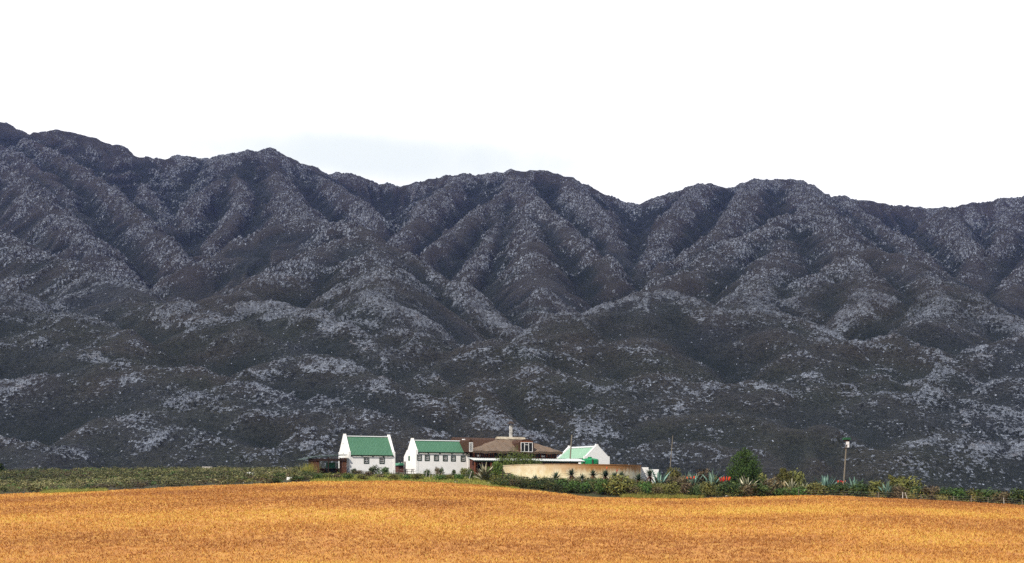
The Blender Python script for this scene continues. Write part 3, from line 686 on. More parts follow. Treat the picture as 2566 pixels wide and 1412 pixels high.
# thatched house
D4 = 197.0; x, y, z = at(1181, D4); B4 = z
c4 = empty('thatched_house', (x, y, z), TH)
tag(c4, 'wide brown thatched house with dormer window, tall chimney and red timber windows', 'house')
E = zl(1131, 199, B4); Rz = zl(1096.5, 203, B4); WX_, WY = 15.6, 9.0
def hip(mb, x0, x1, y0, y1, e, r, ra, rb_, th=.42, sub=26):
    """thick thatch: hip roof with softened, sagging faces"""
    def top(X_, Y_):
        ym = (y0+y1)/2
        t = min(abs(Y_-(y0 if Y_ < ym else y1))/(ym-y0), (X_-x0)/max(ra-x0, 1e-6), (x1-X_)/max(x1-rb_, 1e-6)); t = max(0, min(1, t))
        return e + (r-e)*(t**1.08) + .05*math.sin(X_*2.3+Y_)+.03*math.sin(X_*5.1)
    nx, ny = 48, 26; vs = []; fs = []
    for j in range(ny+1):
        for i in range(nx+1):
            X_ = x0+(x1-x0)*i/nx; Y_ = y0+(y1-y0)*j/ny; vs.append((X_, Y_, top(X_, Y_)))
    o_ = len(vs)
    for j in range(ny+1):
        for i in range(nx+1):
            X_ = x0+(x1-x0)*i/nx; Y_ = y0+(y1-y0)*j/ny; X_ = min(max(X_, x0+.16), x1-.16); Y_ = min(max(Y_, y0+.16), y1-.16)
            vs.append((X_, Y_, top(X_, Y_)-th))
    for j in range(ny):
        for i in range(nx):
            a = j*(nx+1)+i; fs.append((a, a+1, a+nx+2, a+nx+1)); fs.append((o_+a, o_+a+nx+1, o_+a+nx+2, o_+a+1))
    for i in range(nx):
        a = i; fs.append((a, o_+a, o_+a+1, a+1)); a = ny*(nx+1)+i; fs.append((a, a+1, o_+a+1, o_+a))
    for j in range(ny):
        a = j*(nx+1); fs.append((a, a+nx+1, o_+a+nx+1, o_+a)); a = j*(nx+1)+nx; fs.append((a, o_+a, o_+a+nx+1, a+nx+1))
    mb.add(vs, fs)
mb = MB(); hip(mb, 0, WX_, -.7, 8.6, E, Rz, 7.2, 10.4); troof = mb.build('roof', M['thatch'], c4)
MB().prism([(3.3, Rz-.28), (3.5, Rz-.02), (3.95, Rz+.12), (4.4, Rz-.02), (4.6, Rz-.28)], 'x', 6.1, 10.9).build('ridge_cap', M['cement'], troof)
wv = MB(); Rw = Rz-.02
for (ya, yb, dz) in ((0, 1, 0),):
    pf = [(2.9, E+.1), (3.6, E+.85), (5.0, Rw-.35), (6.2, Rw), (7.6, Rw-.6), (9.5, E+.2), (9.3, E-.2), (6.2, Rw-.5), (3.1, E-.2)]
    wv.prism(pf, 'x', -.6, 7.6)
wv.build('wing_roof', M['thatch_dark'], c4)
# walls
wl = MB(); U0 = zl(1149, 198, B4)
wl.box(.5, WX_-.5, .35, 8.0, -1.2, U0)
for X_ in (.5, 3.0, 5.8, 8.6, 11.4, 13.4, WX_-.75): wl.box(X_, X_+.28, .18, .36, -1.2, U0-.02)
wl.build('wall', M['brick'], c4)
bd = MB().box(.62, WX_-.62, .60, 7.9, U0, E-.05); bd.build('upper_wall', M['timber_dark'], c4)
for i, X_ in enumerate([.5, 1.55, 2.3, 3.05, 3.9, 5.3, 6.2, 7.4, 8.7, 9.9, 11.0, 12.1, 13.1, 14.0, 14.85]):
    wd = .13 if i % 3 else .24
    MB().box(X_, X_+wd, .40, .58, U0, E-.02).build('post', M['timber'], c4)
    if i < 14:
        nx_ = [1.55, 2.3, 3.05, 3.9, 5.3, 6.2, 7.4, 8.7, 9.9, 11.0, 12.1, 13.1, 14.0, 14.85][i]
        p = MB().box(X_+wd+.03, nx_-.03, .50, .56, U0+.26, E-.10).build('window', M['glass'], c4)
        fr = MB().box(X_+wd, nx_, .44, .57, U0+.16, U0+.25).box((X_+wd+nx_)/2-.03, (X_+wd+nx_)/2+.03, .46, .57, U0+.26, E-.12); fr.build('window_rail', M['timber'], p)
for X_ in (1.2, 6.4, 12.3): MB().box(X_, X_+.55, .46, .499, U0+.28, U0+.55).build('blind', M['sash'], c4)
for X_, w2 in ((1.0, 1.7), (3.7, 1.5), (6.6, 1.4), (9.4, 1.5), (12.2, .9)):
    window(c4, X_, X_+w2, .55, U0-.75, .345, 'timber', .12, (2, 1))
# dormer
dm = MB(); X0, X1 = 7.85, 10.45; z0 = E-.25; zt = zl(1101, 201, B4)
arch = [(X0, z0), (X1, z0)] + [(X1-(X1-X0)*t, z0+(zt-z0)*(.72+.28*math.sin(math.pi*t)**.8)) for t in [i/12 for i in range(13)]]
dm.prism(arch, 'y', -.62, 3.2); dor = dm.build('dormer', M['thatch_dark'], c4)
MB().box(X0+.22, X1-.22, -.68, -.622, z0+.04, zt-.30).build('dormer_face', M['timber'], dor)
wz0, wz1 = E-.10, zl(1109.5, 201, B4)
fr = MB(); ax0, ax1 = X0+.26, X1-.26
fr.box(ax0, ax1, -.76, -.681, wz0, wz0+.09); fr.box(ax0, ax1, -.76, -.681, wz1-.09, wz1)
for t in (0, .30, .66, 1): xm = ax0+(ax1-ax0-.09)*t; fr.box(xm, xm+.09, -.757, -.682, wz0+.09, wz1-.09)
fr.box(ax0+(ax1-ax0-.09)*.30+.09, ax0+(ax1-ax0-.09)*.66, -.755, -.683, wz1-.42, wz1-.34)
fo = fr.build('dormer_window', M['sash'], dor); MB().box(ax0+.02, ax1-.02, -.70, -.6845, wz0+.03, wz1-.03).build('pane', M['glass'], fo)
# small side dormer at the wing's left end
dm = MB(); z1_ = zl(1103, 200, B4); dm.prism([(-.55, E-.2), (.12, E-.2), (.12, z1_-.3), (-.2, z1_), (-.55, z1_-.25)], 'y', -.35, 4.0); d2 = dm.build('dormer', M['thatch_dark'], c4)
fr = MB(); fr.box(-.52, .10, -.42, -.352, E-.15, E-.03); fr.box(-.52, .10, -.42, -.352, z1_-.62, z1_-.5)
for xm in (-.52, -.26, 0.0): fr.box(xm, xm+.10, -.418, -.353, E-.03, z1_-.62)
fo = fr.build('dormer_window', M['sash'], d2); MB().box(-.5, .08, -.38, -.3535, E-.05, z1_-.6).build('pane', M['glass'], fo)
# chimney
ch = MB(); CZ = zl(1066, 205, B4); ch.box(8.72, 9.10, 4.52, 4.90, Rz-.6, CZ); chm = ch.build('chimney', M['chimney'], c4)
cp = MB()
for a_, b__ in ((8.66, 4.46), (9.06, 4.46), (8.66, 4.86), (9.06, 4.86)): cp.box(a_, a_+.08, b__, b__+.08, CZ+.002, CZ+.22)
cp.add([(8.42, 4.22, CZ+.22), (9.40, 4.22, CZ+.22), (9.40, 5.2, CZ+.22), (8.42, 5.2, CZ+.22), (8.91, 4.71, CZ+.72)], [(3, 2, 1, 0), (0, 1, 4), (1, 2, 4), (2, 3, 4), (3, 0, 4)])
cp.build('chimney_cap', M['dark_post'], chm)
# verandah
vr = MB(); V0, V1 = zl(1154, 197, B4), zl(1147.5, 198, B4)
corrug(vr, (-.4, -2.1, V0), (18.9, -2.1, V0), (18.9, .36, V1), (-.4, .36, V1), 120, .03)
vo = vr.build('verandah_roof', M['roof_white'], c4)
MB().box(-.4, 18.9, -2.12, -2.02, V0-.22, V0-.05).build('fascia', M['frame_dark'], vo)
for X_ in (-.3, 2.4, 5.0, 7.6, 10.2, 12.8, 15.6, 18.6): MB().box(X_, X_+.16, -2.0, -1.84, -1.0, V0-.06).build('verandah_post', M['timber'], c4)
MB().box(15.2, 18.8, .2, 3.0, -1.2, V0-.15).build('annex', M['brick'], c4)

# open shed at the left cottage
x, y, z = at(873.5, D1)
sh_ = empty('open_shed', (x, y, z), TH)
tag(sh_, 'open brown plank shed with dark lean roof against the left cottage', 'shed')
zr = [(-7.15, zl(1152.5, 191, z)), (-5.4, zl(1145, 191, z)), (-.42, zl(1139.5, 192.5, z))]
rf = MB()
for (xa, za), (xb, zb) in zip(zr[:-1], zr[1:]):
    rf.add([(xa, -.75, za-.10), (xb, -.75, zb-.10), (xb, 2.9, zb), (xa, 2.9, za), (xa, -.75, za-.02), (xb, -.75, zb-.02), (xb, 2.9, zb+.08), (xa, 2.9, za+.08)],
           [(0, 3, 2, 1), (4, 5, 6, 7), (0, 1, 5, 4), (1, 2, 6, 5), (2, 3, 7, 6), (3, 0, 4, 7)])
rf.build('roof', M['frame_dark'], sh_)
MB().box(-6.4, -.45, -.62, -.50, zr[1][1]-.62, zr[1][1]-.30).build('beam', M['timber_dark'], sh_)
def planks(x0, x1, y0, y1, z0, z1, n_):
    p = MB(); w2 = (x1-x0)/n_
    for i in range(n_): p.box(x0+i*w2+.012, x0+(i+1)*w2-.012, y0+.02*(i % 2), y1, z0, z1-.03*(i % 3))
    return p
planks(-6.35, -4.7, -.5, -.42, -.6, zr[1][1]-.35, 8).build('plank_wall', M['plank'], sh_)
planks(-1.55, -.46, -.5, -.42, -.6, zr[1][1]-.15, 5).build('plank_wall', M['plank'], sh_)['label'] = 'greyer plank panel beside the white gable'
planks(-6.35, -.5, 2.5, 2.58, -.6, .9, 26).build('back_wall', M['rust'], sh_)
for X_ in (-6.4, -3.4, -1.62): MB().box(X_, X_+.12, -.66, -.54, -.9, zr[1][1]-.1).build('post', M['timber_dark'], sh_)
gb = empty('stored_cart', (x, y, z), TH); tag(gb, 'dark clutter with a green panel under the open shed roof', 'cart')
MB().box(-3.2, -1.8, 1.0, 1.1, .9, 1.75).build('panel', M['green_paint'], gb)
q = MB().box(-3.1, -1.9, .6, 1.9, .15, .85); q.build('body', M['dark'], gb)
for X_, Y_ in ((-2.9, .5), (-2.1, .5)): MB().tube((X_, Y_, .2), (X_, Y_+.1, .2), .35, n=14).build('wheel', M['dark_post'], gb)

# round reservoir wall
xr, yr = WX(1433, 187), 187.0; zb = gz(xr, 177)-.5; Rr = 10.08; TOP = RTOP
RES_TOP = TOP
rs = MB(); nseg = 96; prof = [(Rr, 0), (Rr, TOP-.12), (Rr+.05, TOP-.12), (Rr+.05, TOP), (Rr-.28, TOP), (Rr-.28, 0)]
vs = []; fs = []
for r_, z_ in prof:
    for i in range(nseg): t = 2*math.pi*i/nseg; vs.append((r_*math.cos(t), r_*math.sin(t), z_+(.03*math.sin(3*t+1) if z_ > 1 else 0)))
for k in range(len(prof)):
    k2 = (k+1) % len(prof)
    for i in range(nseg): fs.append((k*nseg+i, k*nseg+(i+1) % nseg, k2*nseg+(i+1) % nseg, k2*nseg+i))
rs_o = empty('reservoir', (xr, yr, zb)); tag(rs_o, 'round open reservoir with stained ochre plaster wall behind the aloes', 'reservoir')
mesh_obj('wall', vs, fs, M['plaster'], rs_o)
m, nt, b = mat('reservoir_water'); b.inputs['Base Color'].default_value = (.02, .05, .04, 1); b.inputs['Roughness'].default_value = .05
MB().lathe([(Rr-.26, TOP-.9), (Rr-.26, TOP-.7)], 64).build('water', m, rs_o)
# white garden wall to the right of it
x, y, z = at(1603, 187.6); gw = MB(); t = lambda py: WZ(py, 187.6)-z
gw.box(0, 1.3, -.12, .12, -1, t(1171.5)); gw.box(1.301, 2.9, -.11, .11, -1, t(1176.5))
o = gw.build('garden_wall', M['white']); o.location = (x, y, z); o.rotation_euler.z = math.radians(12); tag(o, 'low stepped white garden wall at the right end of the reservoir', 'wall')
# water tank
x, y, z = at(1478, 206.5); tk = empty('water_tank', (x, y, z)); tag(tk, 'round green plastic water tank in front of the barn gable', 'water tank')
T1 = zl(1149.5, 206.5, z); T0 = T1-1.75
MB().lathe([(1.6, -.8), (1.6, T0)], 20).build('stand', M['cement'], tk)
prof = [(1.40, T0+.002)]
for i in range(7): zz = T0+.1+i*.2; prof += [(1.40, zz), (1.44, zz+.05), (1.44, zz+.12), (1.40, zz+.17)]
prof += [(1.40, T1-.2), (1.1, T1-.08), (.45, T1), (.32, T1)]
tb = MB().lathe(prof, 36).build('body', M['tank'], tk)
for i in range(8):
    a = i*math.pi/4+.3; MB().tube((.4*math.cos(a), .4*math.sin(a), T1+.03), (1.36*math.cos(a), 1.36*math.sin(a), T1-.16), .05, n=6).build('rib', M['tank'], tb)
MB().lathe([(.33, T1), (.33, T1+.2), (.36, T1+.2), (.36, T1+.26)], 20).build('lid', M['tank'], tk)
MB().box(.25, .45, -1.52, -1.40, T0+.1, T1-.15).build('pipe', M['dark_post'], tk)

# small brick hut between the cottages
x, y, z = at(1006, 222); hu = empty('brick_hut', (x, y, z), TH); tag(hu, 'tiny red brick hut with green roof glimpsed between the two cottages', 'hut')
hb = zl(1167, 222, z); MB().box(-.6, 1.8, 0, 2, -.5, hb).build('wall', M['brick'], hu)
MB().prism([(-.8, hb), (2.0, hb), (1.5, hb+.45), (-.3, hb+.45)], 'y', -.3, 2.3).build('roof', M['green_paint'], hu)
# picnic table by the six-window cottage
x, y, z = at(1021, 191.5); pt = empty('picnic_table', (x, y, z), TH); tag(pt, 'dark slatted picnic table below the gable of the six window cottage', 'table')
tp_ = MB()
for i in range(5): tp_.box(-.2, 1.2, .0+i*.16, .13+i*.16, .74, .79)
tp_.build('table_top', M['dark_post'], pt)
for s_, yy_ in enumerate((-.45, 1.05)):
    MB().box(-.2, 1.2, yy_, yy_+.25, .43, .48).build('bench', M['dark_post'], pt)
for X_ in (0.0, .92):
    for q_ in (-1, 1): MB().tube((X_, .4+q_*.6, -.1), (X_, .4+q_*.18, .74), .045, n=6).build('leg', M['dark_post'], pt)

# ------------------------------------------------------------------ poles
def pole(name, label, pb, pt_, D, r, m_, cat):
    x0, z0 = WX(pb[0], D), WZ(pb[1], D); x1, z1 = WX(pt_[0], D), WZ(pt_[1], D)
    g = gz(x0, D)-.6; k = (g-z0)/(z1-z0); xb = x0+(x1-x0)*k
    o_ = empty(name, (xb, D, g)); tag(o_, label, cat)
    MB().tube((0, 0, 0), (x1-xb, 0, z1-g), r, r*.75, 10).build('post', M[m_], o_); return o_, (x1-xb, z1-g), g, xb
pole('utility_pole', 'thick leaning wooden pole standing in front of the pale green barn roof', (1427.5, 1166), (1433, 1090), 204.5, .13, 'grey_post', 'pole')
pole('utility_pole', 'thin leaning bare pole between the reservoir and the dark green tree', (1678.5, 1183), (1686, 1092), 200, .075, 'grey_post', 'pole')
o_, (dx, dz), g, xb = pole('mast', 'tall pole with green box and white lamps on top, at the right', (2114, 1218), (2121.5, 1103), 166, .11, 'grey_post', 'lamp mast')
MB().prism([(dx-.52, dz+.02), (dx+.46, dz+.02), (dx+.38, dz+.30), (dx-.40, dz+.30)], 'y', -.45, .45).build('roof_box', M['box_green'], o_)
MB().box(dx-.36, dx+.30, -.3, .3, dz-.22, dz+.015).build('bracket', M['dark_post'], o_)
MB().box(dx-.14, dx+.26, -.32, -.12, dz-.62, dz-.23).build('lamp', M['metal_white'], o_)
MB().box(dx+.03, dx+.26, -.30, -.12, dz-.98, dz-.66).build('meter_box', M['metal_white'], o_)
MB().box(dx-.34, dx+.28, -.14, .14, dz-1.12, dz-1.02).build('crossarm', M['dark_post'], o_)
# ------------------------------------------------------------------ plants
def find_D(px, pyb):
    ed = float(np.interp(px, PXC, ED)); Ds = np.linspace(ed+.4, 193, 80); xs_ = WX(px, Ds)
    pg = H0 - (Gz(xs_, Ds)-EYE)*F/Ds
    if pyb >= pg[0]: return ed+.4+max(0, 2-(pyb-pg[0])*.2)
    k = np.where(pg <= pyb)[0]
    return float(Ds[k[0]]) if len(k) else float(Ds[np.argmin(np.abs(pg-pyb))])
PROT = {}
def bush_mesh(kind, var):
    key = (kind, var)
    if key not in PROT:
        V, val = leaf_cloud(620, .5, .5, 1.0, .055, 6+var, 300+var*7+len(kind), hollow=.5, spiky=.25)
        me = mesh_obj('bush', V, quadF(len(val)), M[kind]); attr(me.data, 'v', val, 'FACE'); PROT[key] = me.data
        bpy.data.objects.remove(me)
    return PROT[key]
CN = {'bush_green': 'fresh green', 'bush_olive': 'olive', 'bush_brown': 'brown twiggy', 'bush_dark': 'dark green'}
LM = [(690, 'the white slab in the scrub'), (775, 'the yellow grass clump'), (800, 'the left end of the plank shed'), (830, 'the open shed'), (862, 'the plank shed\'s right panel'), (905, 'the left cottage\'s left window'), (943, 'the left cottage\'s right window'), (978, 'the left cottage\'s right corner'),
      (1000, 'the gap between the cottages'), (1025, 'the picnic table'), (1050, 'the first of six windows'), (1069, 'the second of six windows'), (1092, 'the third of six windows'), (1113, 'the fourth of six windows'), (1133, 'the fifth of six windows'), (1157, 'the sixth of six windows'), (1178, 'the right cottage\'s right corner'),
      (1215, 'the pale striped agave'), (1250, 'the reservoir\'s left edge'), (1280, 'the chimney'), (1315, 'the thatched dormer'), (1345, 'the bush before the thatch'), (1375, 'the right thatch slope'), (1400, 'the thatch eave tip'), (1430, 'the thick leaning pole'), (1460, 'the left side of the green tank'), (1480, 'the green water tank'), (1510, 'the barn gable'),
      (1530, 'the right corner of the barn'), (1560, 'the stained reservoir wall'), (1600, 'the stepped white garden wall'), (1650, 'the agave by the white wall'), (1685, 'the thin leaning pole'), (1735, 'the distant pair of blue agaves'), (1780, 'the lone blue agave'), (1818, 'the big red aloe flowers'), (1845, 'the left side of the big tree'), (1875, 'the big dark tree'),
      (1905, 'the right side of the big tree'), (1965, 'the round olive shrub'), (2000, 'the two pale agaves'), (2070, 'the tall grey agave'), (2115, 'the foot of the lamp mast'), (2140, 'the blue agave right of the mast'), (2185, 'the two far right agaves'), (2225, 'the broad dense agave'), (2262, 'the two pale stakes'),
      (2300, 'the slope right of the pale stakes'), (2360, 'the low hedge right of the stakes'), (2430, 'the right hand hedge'), (2537, 'the smallest agave'), (2566, 'the right picture edge')]
used = {}
def uniq(lbl, px):
    used.setdefault(lbl, 0); used[lbl] += 1
    return lbl
BL = []
def bush(px, pt_, pb, wpx, kind):
    D = find_D(px, pb); x = WX(px, D); z = gz(x, D)
    top = WZ(pt_, D)-z; h = max(.35, top); w_ = wpx*D/F*(1.28 if px > 1250 else 1.1); h *= 1.1 if px > 1250 else 1.0
    o_ = bpy.data.objects.new('bush', bush_mesh(kind, rnd.randrange(4))); COL.objects.link(o_)
    o_.location = (x, D, z-.06); o_.scale = (w_*.98, w_*1.0, h*1.0); o_.rotation_euler = (0, 0, rnd.random()*6.28)
    BL.append([o_, px, D, h, w_, kind])
G_, O_, BR, DK = 'bush_green', 'bush_olive', 'bush_brown', 'bush_dark'
for r in [(855,1170,1189,20,G_),(885,1174,1187,15,DK),(899,1179,1189,22,BR),(935,1168,1189,26,DK),(965,1172,1190,28,G_),(953,1187,1200,24,BR),(870,1189,1203,28,G_),(825,1184,1200,28,O_),(800,1188,1203,26,G_),(768,1181,1199,32,DK),(905,1190,1204,32,O_),(925,1182,1198,24,BR),(845,1186,1202,24,BR),(985,1187,1203,26,O_),
          (1095,1170,1192,15,BR),(1105,1173,1192,14,DK),(1070,1177,1199,22,DK),(1137,1177,1192,13,DK),(1163,1174,1197,30,O_),(1180,1177,1202,24,DK),(1150,1189,1204,26,G_),(1102,1191,1205,26,G_),(1042,1188,1203,30,O_),(1020,1190,1203,24,G_),(1126,1188,1204,24,O_),
          (1280,1189,1208,28,G_),(1296,1203,1221,30,BR),(1262,1207,1226,36,G_),(1322,1206,1226,30,O_),(1346,1209,1229,30,G_),(1376,1211,1233,32,G_),(1402,1204,1228,28,G_),(1434,1211,1237,32,G_),(1466,1211,1237,28,G_),(1407,1218,1236,22,BR),(1490,1204,1226,36,G_),(1512,1206,1240,36,G_),(1555,1201,1250,62,O_),(1620,1212,1250,32,G_),(1588,1222,1250,30,BR),(1645,1224,1249,32,BR),
          (1692,1181,1216,32,O_),(1702,1196,1232,50,BR),(1757,1185,1216,38,BR),(1742,1221,1248,28,DK),(1765,1236,1251,16,G_),(1790,1194,1226,38,O_),(1808,1216,1247,34,DK),(1840,1209,1250,42,DK),(1675,1215,1245,34,O_),(1720,1212,1246,36,BR),(1775,1214,1248,34,O_),
          (1897,1187,1217,38,O_),(1996,1184,1204,30,O_),(1972,1207,1231,36,DK),(1937,1200,1242,50,BR),(1900,1215,1252,50,DK),(2002,1222,1252,40,G_),(2040,1211,1251,50,O_),(2077,1219,1250,44,DK),(2102,1214,1246,38,DK),(2160,1214,1246,44,DK),(2192,1211,1244,42,O_),(1870,1218,1252,40,BR),(1960,1226,1252,30,G_),
          (2275,1204,1247,52,O_),(2300,1224,1253,40,DK),(2332,1225,1256,46,BR),(2362,1227,1257,42,DK),(2402,1227,1258,42,G_),(2442,1229,1261,46,O_),(2477,1229,1264,50,G_),(2516,1237,1270,46,BR),(2556,1229,1272,46,DK),(2225,1228,1252,40,DK),(2250,1220,1250,36,BR),(2130,1226,1246,34,O_),(2310,1240,1257,22,G_),(2420,1240,1262,26,DK),
          (700,1186,1202,26,G_),(665,1187,1204,28,O_),(735,1182,1200,28,O_),(690,1198,1210,30,DK),(745,1193,1206,30,G_)]:
    bush(*r)
ORD = ['leftmost', 'second from left', 'third from left', 'fourth from left', 'fifth from left', 'sixth from left', 'seventh from left']
tmp = {}
for b_ in BL:
    o_, px, D, h, w_, kind = b_
    d, nm = min(LM, key=lambda q: abs(q[0]-px))[0], min(LM, key=lambda q: abs(q[0]-px))[1]
    rel = 'below' if abs(d-px) < 7 else ('just left of' if px < d else 'just right of')
    ed = float(np.interp(px, PXC, ED)); 
    sz = 'large' if w_*h > 4.2 else ('small' if w_*h < 1.4 else 'medium')
    k = f"{sz} {CN[kind]} bush {rel} {nm}" + (' on the field edge' if D-ed < 3.5 else '')
    tmp.setdefault(k, []).append(b_)
for k, v in tmp.items():
    v.sort(key=lambda q: q[1])
    for i, q in enumerate(v):
        nn = [''] if len(v) == 1 else ([', left one', ', right one'] if len(v) == 2 else [', leftmost', ', middle one', ', rightmost'] if len(v) == 3 else [', number %d from left' % (j_+1) for j_ in range(len(v))]); kk = k if len((k+nn[i]).split()) <= 16 else k.replace(' on the field edge', '')
        tag(q[0], kk+nn[i], 'bush', 'bushes between the field and the farm')

def tree(name, label, cat, px, ptop, pb, wpx, D, matk, n=5200, lumps=16, shape='tree', leaf=.10, trunk=.12, seed=3, base=.12):
    x = WX(px, D); z = gz(x, D); H = WZ(ptop, D)-z; w_ = wpx*D/F
    o_ = empty(name, (x, D, z)); tag(o_, label, cat)
    V, val = leaf_cloud(n, w_*.5, w_*.5, H*(1-base), leaf, lumps, seed, base=H*base*.6, hollow=.35, spiky=.3, shape=shape)
    c_ = mesh_obj('crown', V, quadF(len(val)), M[matk], o_); attr(c_.data, 'v', val, 'FACE')
    t_ = MB(); t_.tube((0, 0, -.3), (.05, 0, H*.35), trunk, trunk*.7, 8); t_.tube((.05, 0, H*.35), (0, 0, H*.8), trunk*.7, trunk*.2, 8)
    for i in range(7):
        a = i*2.4; t_.tube((.02, 0, H*(.12+.07*i)), (math.cos(a)*w_*.3, math.sin(a)*w_*.3, H*(.35+.07*i)), trunk*.4, trunk*.12, 6)
    t_.build('trunk', M['bark'], o_); return o_
def tree2(name, label, cat, px, ptop, pb, wpx, D, matk, blobs, n, leaf, seed=3, trunk=.12):
    """crown from hand-placed foliage masses: (x, y, z, radius) in fractions of width / height"""
    x = WX(px, D); z = gz(x, D); H = WZ(ptop, D)-z; w_ = wpx*D/F; r = np.random.RandomState(seed)
    o_ = empty(name, (x, D, z)); tag(o_, label, cat)
    Bl = np.array(blobs); wt = Bl[:, 3]**2; idx = r.choice(len(Bl), n, p=wt/wt.sum())
    sub = r.randn(len(Bl), 9, 3); sub /= np.linalg.norm(sub, axis=2)[..., None]; si = r.randint(0, 9, n)
    C0 = Bl[idx, :3]*np.array([w_, w_, H]) + sub[idx, si]*(Bl[idx, 3]*w_*.62)[:, None]
    d = r.randn(n, 3); d /= np.linalg.norm(d, axis=1)[:, None]
    C = C0 + d*(Bl[idx, 3]*w_*.48*(.4+.6*r.rand(n)**.5)*(1+.15*r.randn(n)))[:, None]; C[:, 2] = np.maximum(C[:, 2], .1+.2*r.rand(n))
    nrm = d+.8*r.randn(n, 3); nrm /= np.linalg.norm(nrm, axis=1)[:, None]; t = np.cross(nrm, r.randn(n, 3)); t /= np.linalg.norm(t, axis=1)[:, None]
    t[:, 2] = np.abs(t[:, 2])+.4; t /= np.linalg.norm(t, axis=1)[:, None]; bt = np.cross(nrm, t); bt /= np.maximum(np.linalg.norm(bt, axis=1)[:, None], 1e-6)
    s = leaf*(.6+.8*r.rand(n))[:, None]
    V = np.stack([C-t*s*1.6, C-bt*s*.5, C+t*s*1.8, C+bt*s*.5], 1).reshape(-1, 3)
    c_ = mesh_obj('crown', V, quadF(n), M[matk], o_); attr(c_.data, 'v', np.clip(.42+.2*r.randn(n)+.3*(r.rand(len(Bl), 9)[idx, si]-.5), 0, 1), 'FACE')
    t_ = MB(); t_.tube((0, 0, -.3), (.05, 0, H*.4), trunk, trunk*.7, 8); t_.tube((.05, 0, H*.4), (0, 0, H*.8), trunk*.7, trunk*.2, 8)
    for bx, by, bz, br in blobs[::2]: t_.tube((.02, 0, H*max(.1, bz-.3)), (bx*w_, by*w_, bz*H), trunk*.4, trunk*.12, 6)
    t_.build('trunk', M['bark'], o_); return o_
tree2('tree', 'large dark green egg shaped tree standing alone right of the red aloe flowers', 'tree', 1867, 1121, 1215, 93, 172, 'tree',
      [(0,0,.88,.15),(.10,.05,.78,.22),(-.12,0,.74,.22),(.22,0,.70,.20),(-.22,.05,.60,.24),(.05,-.1,.60,.28),(.27,0,.54,.22),(-.32,0,.46,.22),(-.05,.1,.44,.30),(.32,-.05,.40,.22),(.05,-.15,.40,.28),(-.30,-.1,.30,.22),(.36,0,.27,.18),(.0,-.1,.24,.26),(-.38,0,.28,.15),(.18,-.1,.22,.22),(-.22,0,.14,.2),(-.02,0,.96,.06),(.3,.1,.14,.18)], 9000, .085, 5)
tree2('shrub', 'wide round green bush growing in front of the thatched house', 'shrub', 1296, 1135, 1190, 150, 196.5, 'shrub_big',
      [(-.05,0,.78,.20),(.12,0,.76,.18),(-.2,0,.64,.18),(.25,0,.62,.17),(.0,0,.55,.26),(-.32,0,.48,.17),(.37,0,.42,.15),(.18,-.05,.45,.24),(-.15,-.05,.42,.25),(-.40,0,.3,.14),(.42,0,.25,.12),(0,-.1,.25,.30)], 7000, .085, 8)
tree2('shrub', 'yellow green shrub reaching down left of the reservoir wall beside the pale striped agave', 'shrub', 1238, 1158, 1208, 58, 179.5, 'shrub_big',
      [(.1,0,.8,.2),(-.1,0,.66,.22),(.25,0,.6,.2),(-.25,0,.42,.2),(.1,0,.42,.28),(.3,0,.3,.2),(-.2,0,.2,.22)], 4200, .08, 9)
tree2('shrub', 'round olive shrub behind the two pale agaves, right of the big tree', 'shrub', 1967, 1174, 1215, 56, 175, 'bush_olive',
      [(-.08,0,.85,.17),(.05,0,.72,.22),(-.22,0,.62,.2),(.25,0,.58,.18),(0,0,.45,.28),(-.3,0,.35,.2),(.38,0,.5,.12),(.25,0,.3,.2)], 4000, .08, 10)
tree2('shrub', 'sparse olive shrub rising behind the right hand blue agave', 'shrub', 2246, 1188, 1232, 62, 168, 'bush_olive',
      [(-.22,0,.86,.12),(-.15,0,.68,.17),(.15,0,.72,.13),(.1,0,.52,.2),(-.25,0,.46,.18),(.32,0,.42,.15),(0,0,.3,.25),(.4,0,.2,.15)], 2600, .08, 12)
tree2('shrub', 'dark green shrub corner at the left edge of the picture above the scrub', 'shrub', -2, 1162, 1180, 34, 262, 'tree',
      [(0,0,.7,.25),(-.25,0,.5,.25),(.25,0,.45,.22),(0,0,.3,.3)], 1200, .12, 13)

# rosette plants -------------------------------------------------------------
def rosette(n, Lf, wd, elo, ehi, droop, seed, z0=0.0, segs=5, r0=.05):
    r = np.random.RandomState(seed); vs = []; fs = []; vals = []
    for i in range(n):
        t = i/max(1, n-1); a = i*2.39996+r.rand()*.35; e = math.radians(elo+(ehi-elo)*t+r.randn()*5); l = Lf*(.72+.38*r.rand())*(1-.12*t)
        d = Vector((math.cos(a), math.sin(a), 0)); side = Vector((-math.sin(a), math.cos(a), 0)); p = d*r0+Vector((0, 0, z0+.02*i/n)); k = len(vs); val = r.rand()
        for j in range(segs+1):
            s = j/segs; w_ = wd*(math.sin(math.pi*min(1, .28+.72*s))**.8)*(1 if s < 1 else 0)+.004
            ee = e-droop*s*s*(1.2-t); dirv = d*math.cos(ee)+Vector((0, 0, 1))*math.sin(ee)
            if j: p = p+dirv*(l/segs)
            upv = side.cross(dirv) if side.cross(dirv).z > 0 else -side.cross(dirv)
            vs += [p-side*w_*.5+upv*w_*.22, p, p+side*w_*.5+upv*w_*.22]
        for j in range(segs):
            q = k+3*j; fs += [(q, q+1, q+4, q+3), (q+1, q+2, q+5, q+4)]; vals += [min(1, max(0, val*.8+.1*r.randn()+(.15 if j > 2 else 0)))]*2
    return vs, fs, vals
def ros_obj(name, args, matk, parent=None):
    vs, fs, vals = rosette(*args[:7], **(args[7] if len(args) > 7 else {})); o_ = mesh_obj(name, vs, fs, M[matk], parent); attr(o_.data, 'v', vals, 'FACE'); return o_
